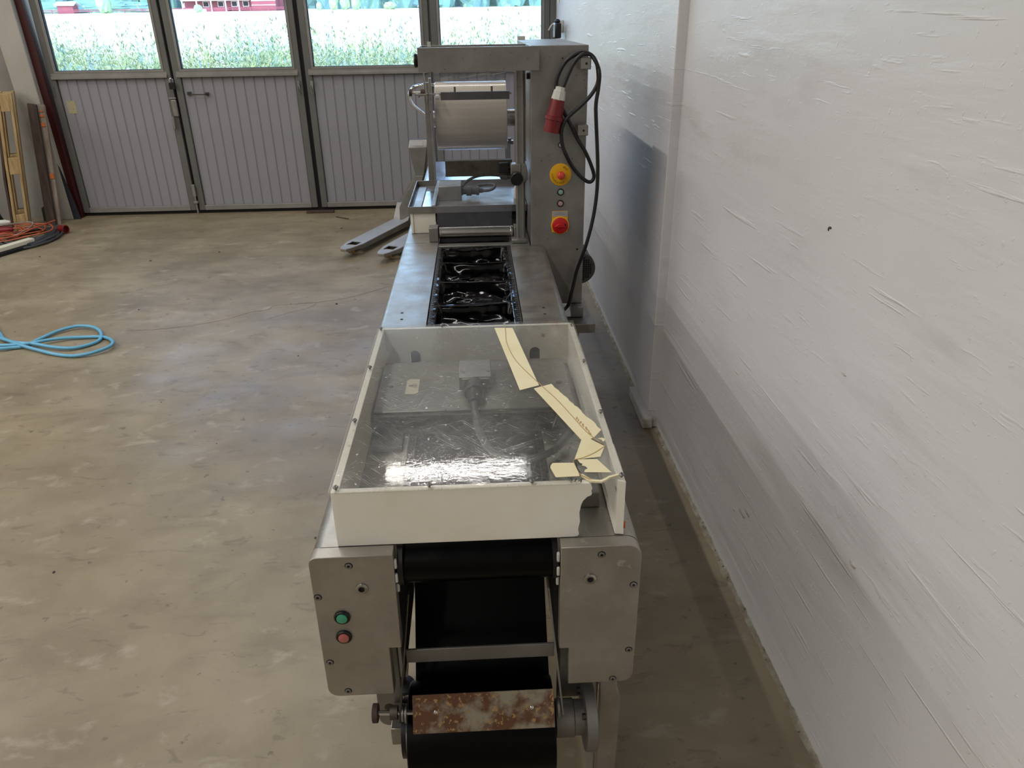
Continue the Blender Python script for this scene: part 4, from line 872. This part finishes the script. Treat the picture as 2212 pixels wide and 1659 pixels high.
# ------------------------------------------------------------------ power cable with red plug, hung over the hook
pc = thing('power_cable', (.44, 3.08, 1.65), 'black power cable with red five-pin plug looped over the cabinet hook', 'cable')
def yy(pts, y): return [(x, y, z) for x, z in pts]
P = yy([(.336, 1.53), (.347, 1.548), (.361, 1.581), (.380, 1.619), (.402, 1.645), (.426, 1.655), (.450, 1.649)], 3.088) + \
    yy([(.467, 1.624), (.475, 1.588), (.474, 1.551), (.451, 1.510), (.414, 1.473), (.374, 1.440), (.352, 1.417), (.340, 1.390), (.337, 1.361), (.342, 1.324), (.358, 1.285)], 3.075) + \
    yy([(.392, 1.228), (.436, 1.184), (.463, 1.174), (.476, 1.196), (.463, 1.240), (.436, 1.296), (.406, 1.342), (.378, 1.395), (.357, 1.432), (.332, 1.48)], 3.10) + \
    yy([(.318, 1.536), (.325, 1.579), (.352, 1.626), (.390, 1.652), (.428, 1.658), (.458, 1.642)], 3.108) + \
    yy([(.478, 1.594), (.477, 1.534), (.470, 1.479), (.472, 1.423), (.481, 1.309), (.486, 1.223), (.485, 1.133), (.474, 1.035), (.449, .923)], 3.07) + yy([(.417, .803), (.395, .700), (.382, .645)], 3.10) + yy([(.372, .60)], 3.16)
ob('cord', MB().tube(P, .0076, 12, 6), 'black_rubber', pc, smooth=80)
ax = (Vector((.299, 3.085, 1.374)) - Vector((.333, 3.085, 1.540))); LN = ax.length; ax = ax.normalized(); p0 = Vector((.333, 3.085, 1.540))
ob('cable_gland', MB().lathe(p0, ax, [(0, .014), (.001, .018), (.012, .019), (.013, .023), (.046, .0275), (.048, .026)], 8), 'gland', pc, smooth=20, bevel=.001, label='light grey gland nut')
pg = ob('plug_body', MB().lathe(p0, ax, [(.046, .0255), (.060, .0275), (.108, .0315), (.110, .036), (.122, .0365), (.124, .0325), (LN, .0325), (LN, .028), (LN - .03, .027)], 28), 'red_plastic', pc, smooth=30, label='red five-pin plug')
ob('plug_rib', MB().box(-.004, .004, -.003, .003, 0, .03, Matrix.Translation(p0 + ax * .112 + Vector((0, -.036, 0))) @ ax.to_track_quat('Z', 'Y').to_matrix().to_4x4()), 'red_plastic', pg)

# ------------------------------------------------------------------ stainless pallet jack
pj = thing('pallet_jack', (-.55, 7.1, 0), 'stainless steel hand pallet jack parked behind the machine, forks towards the camera', 'pallet jack')
FD = Vector((-.378, -.926, 0)).normalized(); FN = Vector((-FD.y, FD.x, 0))
for tip in (Vector((-1.125, 6.095, 0)), Vector((-.800, 5.925, 0))):
    heel = tip - FD * 1.16
    Mx = Matrix((FD, FN, Vector((0, 0, 1)))).transposed().to_4x4(); Mx.translation = heel
    L = 1.16; w = .08
    outline = [(0, -w), (L - .20, -w), (L - .05, -w * .62), (L - .005, -w * .35), (L, 0), (L - .005, w * .35), (L - .05, w * .62), (L - .20, w), (0, w)]
    hole = (L - .235, L - .125, -.045, .045)
    top = MB()
    def top_part(poly): top.prism(poly, 'z', .086, .092, Mx)
    top_part([(0, -w), (hole[0], -w), (hole[0], w), (0, w)])
    top_part([(hole[0], -w), (L - .20, -w), (hole[1], -w * .81), (hole[1], hole[2]), (hole[0], hole[2])])
    top_part([(hole[0], hole[3]), (hole[1], hole[3]), (hole[1], w * .81), (L - .20, w), (hole[0], w)])
    top_part([(hole[1], -w * .81), (L - .05, -w * .62), (L - .005, -w * .35), (L, 0), (L - .005, w * .35), (L - .05, w * .62), (hole[1], w * .81)])
    fk = ob('fork', top, 'jack_steel', pj, smooth=0)
    n = len(outline); sd = MB(); vs = []
    for i, (a, b) in enumerate(outline):
        zb = .035 if a < L - .21 else (.052 if a < L - .1 else .066)
        vs += [Mx @ Vector((a, b, .086)), Mx @ Vector((a, b * .97, zb))]
    sd.add(vs, [(2 * i, 2 * i + 2, 2 * i + 3, 2 * i + 1) for i in range(n - 1)] + [(0, 1, 2 * n - 1, 2 * n - 2)])
    ob('fork_side', sd, 'steel_dull', fk, smooth=0)
    ob('load_roller', MB().cyl(Mx @ Vector((L - .155, -.035, .048)), Mx @ Vector((L - .155, .035, .048)), .037, n=24), 'wood', fk)
    ob('fork_arm', MB().box(.45, L - .24, -.05, .05, .045, .08, Mx).box(L - .24, L - .10, -.055, -.048, .04, .08, Mx).box(L - .24, L - .10, .048, .055, .04, .08, Mx), 'dark_steel', fk)
    ob('heel_gusset', MB().prism([(-.01, .03), (.12, .03), (.12, .092), (0.02, .23), (-.06, .25), (-.06, .03)], 'y', -w, w, Mx), 'steel_dull', fk, bevel=.002)
Mj = Matrix((FD, FN, Vector((0, 0, 1)))).transposed().to_4x4(); Mj.translation = (-.53, 7.12, 0)
ob('cross_frame', MB().prism([(-.27, .05), (.27, .05), (.27, .20), (.05, .50), (-.05, .50), (-.27, .20)], 'x', -.06, -.02, Mj), 'steel_dull', pj, bevel=.003)
ob('frame_gusset', MB().prism([(-.742, .03), (-.645, .03), (-.495, .49), (-.565, .49), (-.735, .21)], 'y', 7.05, 7.09), 'steel_dull', pj, bevel=.002)
def frustum(c0, h0, c1, h1):
    vs = [Vector((c0[0] + sx * h0[0], c0[1] + sy * h0[1], c0[2])) for sy in (-1, 1) for sx in (-1, 1)] + [Vector((c1[0] + sx * h1[0], c1[1] + sy * h1[1], c1[2])) for sy in (-1, 1) for sx in (-1, 1)]
    return MB().add(vs, [(0, 2, 3, 1), (4, 5, 7, 6), (0, 1, 5, 4), (2, 6, 7, 3), (0, 4, 6, 2), (1, 3, 7, 5)])
ms = ob('pump_housing', frustum((-.53, 7.14, .47), (.035, .05), (-.533, 7.14, .735), (.082, .06)), 'steel_dull', pj, bevel=.003)
ob('housing_cap', frustum((-.533, 7.14, .736), (.083, .061), (-.525, 7.18, .80), (.079, .05)), 'steel_dull', ms, bevel=.002)
ob('worn_sticker', MB().add([Vector((-.585, 7.0895, .752)), Vector((-.485, 7.0895, .752)), Vector((-.485, 7.114, .784)), Vector((-.585, 7.114, .784))], [(0, 1, 2, 3)]), 'grey_label', ms, smooth=0)
ob('tiller', MB().tube([(-.50, 7.22, .25), (-.47, 7.20, .60), (-.40, 7.08, .97)], .016, 12), 'steel_dull', pj)
ob('steer_wheel', MB().cyl((-.60, 7.25, .09), (-.55, 7.23, .09), .09, n=28), 'black_rubber', pj)
ob('steer_wheel', MB().cyl((-.48, 7.20, .09), (-.43, 7.18, .09), .09, n=28), 'black_rubber', pj)
ob('handle_loop', MB().tube([(-.40, 7.04, .975), (-.445, 7.0, 1.03), (-.492, 7.0, 1.066), (-.545, 7.0, 1.117), (-.568, 7.0, 1.185), (-.545, 7.0, 1.238), (-.50, 7.0, 1.263), (-.42, 7.0, 1.270), (-.33, 7.0, 1.265), (-.27, 7.0, 1.20), (-.27, 7.0, 1.12), (-.33, 7.02, 1.03), (-.39, 7.04, .975)], .014, 12), 'chrome', pj)
ob('release_lever', MB().tube([(-.49, 7.0, 1.173), (-.465, 7.0, 1.19), (-.43, 7.0, 1.200), (-.38, 7.02, 1.19)], .006, 8), 'dark_steel', pj)

# ------------------------------------------------------------------ pallet, planks and cables by the column
pt = thing('wooden_pallet', (-4.36, 7.6, 0), 'pale wooden pallet standing on end, leaning by the white column', 'pallet')
def lean(z): return -4.40 + .14 * z
def slab(xa, xb, y0, y1, z0, z1, bow=0):
    vs = []
    for z in (z0, (z0 + z1) / 2, z1):
        k = bow if abs(z - (z0 + z1) / 2) < 1e-6 else 0
        for y in (y0, y1):
            for x in (xa, xb): vs.append(Vector((lean(z) + x + k, y, z)))
    f = [(0, 2, 3, 1), (8, 9, 11, 10)]
    for k in (0, 4): f += [(k, k + 1, k + 5, k + 4), (k + 2, k + 6, k + 7, k + 3), (k, k + 4, k + 6, k + 2), (k + 1, k + 3, k + 7, k + 5)]
    return MB().add(vs, f)
PR = Matrix.Translation((-4.34, 7.36, 0)) @ Matrix.Rotation(math.radians(24), 4, 'Z') @ Matrix.Translation((4.34, -7.36, 0))
def prot(mb): mb.v = [tuple(PR @ Vector(v)) for v in mb.v]; return mb
for k, y0 in enumerate((7.36, 7.60)):
    ob('runner_board', prot(slab(.048, .068, y0, y0 + .12, .01, 1.235)), 'wood', pt, bevel=.002)
    ob('deck_board', prot(slab(-.052, -.030, y0, y0 + .13, .01, 1.235, -.006)), 'wood', pt, bevel=.002)
    for z0 in (.01, .53, 1.08):
        ob('block', prot(slab(-.030, .048, y0 + .004, y0 + .10, z0, z0 + .15)), 'wood', pt, bevel=.003)
ob('deck_board', prot(slab(-.074, -.053, 7.38, 7.50, .02, .95, -.016)), 'wood_brown', pt, bevel=.002)
pb_ = thing('leaning_plank', (-4.2, 7.6, 0), 'dark brown weathered plank leaning against the white column', 'plank')
def plank(x0b, x1b, x0t, x1t, y, h, t=.03):
    return MB().add([(x0b, y, 0), (x1b, y, 0), (x1b, y + t, 0), (x0b, y + t, 0), (x0t, y + .12, h), (x1t, y + .12, h - .015), (x1t, y + .12 + t, h - .015), (x0t, y + .12 + t, h)],
                    [(3, 2, 1, 0), (4, 5, 6, 7), (0, 1, 5, 4), (1, 2, 6, 5), (2, 3, 7, 6), (3, 0, 4, 7)])
ob('board', plank(-4.268, -4.182, -4.198, -4.118, 7.56, 1.125), 'wood_brown', pb_, bevel=.002)
pw = thing('leaning_plank', (-4.15, 7.62, 0), 'narrow whitewashed plank with orange paint marks beside the brown plank', 'plank')
ob('board', plank(-4.18, -4.145, -4.118, -4.068, 7.60, 1.115), 'wood_grey', pw, bevel=.002)
for z, a in ((.46, .045), (.93, .03), (1.01, .02), (1.05, .012)):
    xx = -4.18 + .062 * z / 1.115 + .003
    ob('paint_mark', MB().box(xx, xx + .036, 7.5955 + .12 * z / 1.115 - .004, 7.6 + .12 * z / 1.115 + .006, z - a / 2, z + a / 2), 'orange_paint', pw)
tag(ob('dark_blue_sheet', MB().prism([(-4.118, .0), (-4.045, .0), (-4.08, .25), (-4.135, .575)], 'y', 7.80, 7.812), 'dark_blue', bevel=.001), 'dark blue sheet standing between the column and the red post', 'sheet')
tag(ob('dark_bag', MB().blob((-4.78, 7.42, .14), (.16, .16, .16), 5, .3, 1, 3), 'black_rubber'), 'black bag slumped behind the orange cables at the left edge', 'bag')
tag(ob('wall_bracket', MB().prism([(-4.34, .02), (-4.28, .02), (-4.27, .14), (-4.30, .17), (-4.33, .15)], 'y', 7.66, 7.69), 'dark_steel'), 'small dark bracket on the floor between pallet and brown plank', 'bracket')
# black cable coil
rc_ = random.Random(11)
def coil(cx, cy, rx, ry, turns, r, z0, seed, jit=.02, grow=0.0):
    q = random.Random(seed); pts = []
    for i in range(turns * 12):
        a = 2 * PI * i / 12; k = 1 + q.uniform(-jit, jit) * 2 - grow * i / (turns * 12)
        pts.append((cx + rx * k * math.cos(a), cy + ry * k * math.sin(a), z0 + r + q.uniform(0, 1) * r * 1.2 + r * 1.1 * (i / (turns * 12)) * 3))
    return pts
bc = thing('black_cable', (-4.1, 7.0, 0), 'coiled black power cable with a red socket end, on the floor by the planks', 'cable')
ob('cord', MB().tube(coil(-4.13, 6.98, .235, .36, 9, .011, 0, 5, .03, .35), .011, 7, 3), 'grey_rubber', bc, smooth=80)
q0 = Vector((-4.06, 7.26, .045)); qd = Vector((.93, -.30, -.02)).normalized()
ob('connector_grip', MB().lathe(q0, qd, [(0, .018), (.03, .030), (.09, .034)], 18), 'grey_rubber', bc)
sk = ob('socket_end', MB().lathe(q0, qd, [(.085, .032), (.10, .035), (.150, .036), (.155, .040), (.165, .040), (.165, .032), (.140, .031)], 24), 'red_plastic', bc, label='red socket end')
for a in range(5):
    c = q0 + qd * .152 + Vector((-qd.y, qd.x, 0)) * .020 * math.cos(a * 1.257) + Vector((0, 0, .020 * math.sin(a * 1.257)))
    ob('pin_hole', MB().cyl(c, c + qd * .012, .0045, n=8), 'gasket', sk)
oc = thing('extension_cord', (-4.4, 7.0, 0), 'tangled orange extension cord heaped on the black cable at the left edge', 'cord')
q = random.Random(4); pts = []
for i in range(96):
    a = i * .40; k = 1 + .22 * math.sin(i * .31 + 1) + .12 * math.sin(i * .83)
    pts.append((-4.40 + .28 * k * math.cos(a) + .09 * math.sin(i * .13), 7.00 + .24 * k * math.sin(a + .2 * math.sin(i * .21)), .055 + .03 * math.sin(i * .37) ** 2 + .02 * math.sin(i * .9) ** 2))
pts += [(-4.18, 6.95, .10), (-4.10, 7.05, .10), (-4.05, 7.18, .11), (-4.03, 7.30, .11)]
ob('cord', MB().tube(pts, .006, 7, 5), 'orange', oc, smooth=80)
ob('connector', MB().lathe((-4.40, 6.98, .10), (.9, .3, .0), [(0, .02), (.02, .03), (.10, .032), (.13, .02)], 14), 'red_plastic', oc, label='red connector in the heap')
ob('connector', MB().lathe((-4.52, 7.20, .12), (.95, .2, .0), [(0, .02), (.02, .026), (.08, .026), (.12, .014)], 14), 'gland', oc, label='white connector')
gy = thing('grey_cord', (-4.3, 6.9, 0), 'grey-brown cord crossing over the orange cable heap', 'cord')
ob('cord', MB().tube([(-4.75, 6.75, .10), (-4.55, 6.9, .13), (-4.35, 7.08, .13), (-4.2, 7.2, .12), (-4.14, 7.08, .11), (-4.16, 6.9, .09), (-4.24, 6.8, .06)], .007, 7, 6), 'wood_grey', gy, smooth=80)
st = thing('power_strip', (-4.03, 6.6, 0), 'white bar on a black base lying beside the cables at the left edge', 'bar')
Ms = Matrix.Translation((-4.09, 6.62, 0)) @ Matrix.Rotation(math.radians(68), 4, 'Z')
ob('base', MB().box(-.26, .24, -.055, .055, 0, .03, Ms), 'black_plastic', st, bevel=.004)
ob('bar', MB().box(-.28, .21, -.035, .035, .031, .07, Ms), 'label', st, bevel=.006)
Mk = Matrix.Translation((-4.3, 6.3, 0)) @ Matrix.Rotation(math.radians(20), 4, 'Z')

# ------------------------------------------------------------------ blue hose
bh = thing('air_hose', (-2.6, 4.4, 0), 'light blue air hose looped on the concrete floor', 'hose')
h1 = [(-3.35, 4.60), (-3.2, 4.43), (-3.05, 4.34), (-2.931, 4.328), (-2.877, 4.349), (-2.812, 4.379), (-2.771, 4.50), (-2.713, 4.61), (-2.624, 4.669), (-2.514, 4.640), (-2.437, 4.567), (-2.391, 4.47), (-2.397, 4.399), (-2.455, 4.333), (-2.523, 4.307), (-2.634, 4.33), (-2.761, 4.384), (-2.881, 4.42), (-3.0, 4.501), (-3.082, 4.601), (-3.2, 4.75)]
h2 = [(-3.2, 4.56), (-3.08, 4.44), (-2.966, 4.391), (-2.84, 4.381), (-2.766, 4.393), (-2.688, 4.44), (-2.604, 4.478), (-2.501, 4.494), (-2.405, 4.493), (-2.33, 4.447), (-2.274, 4.371), (-2.26, 4.3), (-2.296, 4.243), (-2.358, 4.207), (-2.438, 4.197), (-2.552, 4.23), (-2.68, 4.291), (-2.817, 4.362), (-2.94, 4.442), (-3.028, 4.504), (-3.15, 4.64)]
ob('hose', MB().tube([(x, y, .011 + .012 * (.5 + .5 * math.sin(i * .9))) for i, (x, y) in enumerate(h1)], .0105, 12, 8), 'blue_hose', bh, smooth=80)
ob('hose', MB().tube([(x, y, .011 + .014 * (.5 - .5 * math.sin(i * .9 + 1))) for i, (x, y) in enumerate(h2)], .0105, 12, 8), 'blue_hose', bh, smooth=80)

# ------------------------------------------------------------------ ceiling fixtures
for i, (x, y, cross) in enumerate(TUBES):
    f = thing('ceiling_light', (x, y, 4.47), 'white fluorescent batten mounted crosswise on the ceiling near the garage door' if cross else 'white fluorescent batten running lengthwise under the ceiling', 'ceiling light', None if cross else 'lengthwise ceiling battens')
    a, b = (.78, .06) if cross else (.06, .78)
    ob('housing', MB().box(x - a, x + a, y - b, y + b, 4.45, 4.50), 'tube_glass', f)
    ob('hanger', MB().box(x - a * .5 - .01, x - a * .5 + .01, y - b * .5 - .01, y - b * .5 + .01, 4.5, 4.6).box(x + a * .5 - .01, x + a * .5 + .01, y + b * .5 - .01, y + b * .5 + .01, 4.5, 4.6), 'tube_glass', f)

# ------------------------------------------------------------------ outside: field, weeds, farm, forest edge
def gz(y): return -.06 + max(0, y - 12) * .0262
gd = MB()
ys = [8.12, 12, 20, 40, 80, 150, 260, 400]
vs = []
for y in ys:
    for x in (-420, -120, -40, 0, 40, 120, 420): vs.append((x, y, gz(y)))
gd.add(vs, [(j * 7 + i, j * 7 + i + 1, (j + 1) * 7 + i + 1, (j + 1) * 7 + i) for j in range(len(ys) - 1) for i in range(6)])
ob('ground_outside', gd, 'field', smooth=0, kind='structure')
wd = MB(); fl = MB(); rq = random.Random(21)
for i in range(30000):
    y = rq.uniform(13.5, 21.5); x = rq.uniform(-13.5, 3.5) * (y / 17)
    dens = noise.noise(Vector((x * .35, y * .3, 0)))
    h = .80 + .32 * dens + rq.uniform(-.15, .25)
    tall = rq.random() < .05
    if tall: h += rq.uniform(.3, .8)
    if rq.random() < .25 and dens < -.1: continue
    z0 = gz(y); lx = rq.uniform(-.12, .12); w = rq.uniform(.005, .010) * (1.7 if tall else 1); a = rq.uniform(0, PI); ca, sa = math.cos(a) * w, math.sin(a) * w
    wd.add([(x - ca, y - sa, z0), (x + ca, y + sa, z0), (x + lx, y, z0 + h)], [(0, 1, 2)])
    for k in range(16 if tall else 6):
        t = rq.uniform(.3, 1.0); lz = z0 + h * t; px = x + lx * t; b = rq.uniform(0, 2 * PI); L = rq.uniform(.02, .065); c = math.cos(b) * L; s = math.sin(b) * L
        wd.add([(px, y, lz), (px + c - s * .25, y + s + c * .25, lz + L * .9), (px + c * 1.3, y + s * 1.3, lz + L * 1.6), (px + c + s * .25, y + s - c * .25, lz + L * .7)], [(0, 1, 2, 3)])
    if rq.random() < .07:
        for k in range(rq.randint(1, 5)):
            r = rq.uniform(.020, .042); px = x + lx + rq.uniform(-.09, .09); pz = z0 + h + rq.uniform(-.22, .04); py = y + rq.uniform(-.05, .05)
            fl.add([(px - r, py, pz), (px, py - r, pz + r * .3), (px + r, py, pz), (px, py + r, pz + r * .3), (px, py, pz + r * .7)], [(0, 1, 4), (1, 2, 4), (2, 3, 4), (3, 0, 4)])
tag(ob('tall_weeds', wd, 'weed', smooth=0), 'tall pale green weeds growing just beyond the garage door windows', 'weeds', kind='stuff')
tag(ob('white_flowers', fl, 'petal', smooth=0), 'small white flower heads among the tall weeds', 'flowers', kind='stuff')

def tree(x, y, w, h, m, name, label, grp, seed, low=.0):
    t = thing(name, (x, y, gz(y)), label, 'tree' if name != 'bush' else 'bush', grp)
    z = gz(y)
    ob('crown', MB().blob((x, y, z + h * (.36 if name != 'bush' else .46)), (w, w * .8, h * (.62 if name != 'bush' else .54)), seed, .35 if name != 'bush' else .25, 1.2, 3), m, t, smooth=0)
    ob('trunk', MB().cyl((x, y, z - .1), (x, y, z + h * .6), .12 if name != 'bush' else .05, .06 if name != 'bush' else .02, n=8), 'trunk', t)
k = 0
for row, (yb, n, x0, x1) in enumerate(((160, 22, -98, 40), (170, 18, -106, 48))):
    for i in range(n):
        x = x0 + (x1 - x0) * (i + rq.uniform(-.04, .04)) / (n - 1)
        if row == 0 and -54 < x < -31: continue
        tree(x, yb + rq.uniform(-2, 2), rq.uniform(2.9, 3.3) * (1 if row == 0 else 1.25), rq.uniform(9, 14), 'forest', 'forest_tree', 'tall blue-green tree in the forest edge beyond the field', 'forest edge trees beyond the field', k, 0); k += 1
for i, (x, w, h, lab) in enumerate(((-63.4, 1.25, 3.4, 'yellow-green bush standing between the small shed and the barn'), (-24.0, .78, 2.9, 'leftmost of the three round green bushes at the far field edge'),
                                    (-22.1, .78, 2.7, 'middle one of the three round green bushes at the far field edge'), (-20.2, .78, 2.6, 'rightmost of the three round green bushes at the far field edge'),
                                    (-26.6, .5, 1.3, 'small low bush left of the three round bushes at the far field edge'), (-14.2, 1.1, 1.2, 'low wide bush right of the three round bushes'),
                                    (-46.6, .7, 1.2, 'small yellow-green bush in front of the red barn'))):
    tree(x, 148 if x > -46 or x < -47 else 145.5, w, h, 'bush', 'bush', lab, None, 60 + i)
# hedge, rail fence, shed and barn
hz = gz(152)
tag(ob('hedge', MB().blob((-70, 154, hz + .8), (14, .8, 1.2), 9, .25, 3, 4), 'forest', smooth=0), 'long clipped blue-green hedge behind the small shed', 'hedge')
fn = thing('rail_fence', (-62, 149, hz), 'low reddish rail fence along the far edge of the field', 'fence')
for i in range(15): ob('post', MB().box(-76 + i * 3.1, -75.88 + i * 3.1, 149, 149.1, hz - .2, hz + .55), 'barn_red', fn)
for z in (.25, .48): ob('rail', MB().box(-76, -32.5, 149.02, 149.06, hz + z - .05, hz + z + .05), 'barn_red', fn)
sh = thing('garden_shed', (-70.9, 150, hz), 'small red shed with a pale roof at the far left of the field', 'shed')
ob('wall', MB().box(-72.3, -69.6, 150, 152, hz - .1, hz + 1.25), 'barn_red', sh)
ob('roof', MB().prism([(149.7, hz + 1.18), (151, hz + 1.75), (152.3, hz + 1.18), (152.3, hz + 1.26), (151, hz + 1.85), (149.7, hz + 1.26)], 'x', -72.6, -69.2), 'barn_white', sh)
bn = thing('red_barn', (-42.5, 152, hz), 'long red farm building with white porch posts across the field', 'barn')
zt = hz - .1
ob('wall', MB().box(-51, -34, 152, 160, zt, zt + 2.3), 'barn_red', bn)
ob('wall', MB().box(-51, -43, 150.5, 152, zt, zt + .7), 'barn_red', bn)
ob('roof', MB().prism([(150.0, zt + 1.95), (156, zt + 5.2), (162, zt + 1.95), (162, zt + 2.1), (156, zt + 5.4), (150.0, zt + 2.1)], 'x', -51.6, -36.4), 'barn_roof', bn)
ob('gable_wing', MB().prism([(-38.6, zt), (-34.4, zt), (-34.4, zt + 3.0), (-36.5, zt + 4.8), (-38.6, zt + 3.0)], 'y', 149.6, 151.9), 'barn_red', bn)
for x in (-50.8, -48.3, -45.8, -43.3, -41.0): ob('porch_post', MB().box(x - .1, x + .1, 150.2, 150.4, zt, zt + 2.0), 'barn_white', bn)
ob('porch_beam', MB().box(-51, -39, 150.18, 150.42, zt + 1.75, zt + 1.98), 'barn_white', bn)
for x in (-47.2, -44.6, -42.2, -40.2):
    wn = ob('window', MB().box(x - .55, x + .55, 151.9, 151.99, zt + .8, zt + 1.7), 'barn_white', bn)
    ob('pane', MB().box(x - .42, x + .42, 151.85, 151.9, zt + .9, zt + 1.6), 'dark_void', wn)
for z in (.9, 1.6): ob('trim_board', MB().box(-38.6, -34.4, 149.5, 149.59, zt + z, zt + z + .12), 'barn_white', bn)
ob('terrace_wall', MB().box(-52, -46, 147.5, 147.8, hz - .2, hz + .35), 'barn_white', bn)
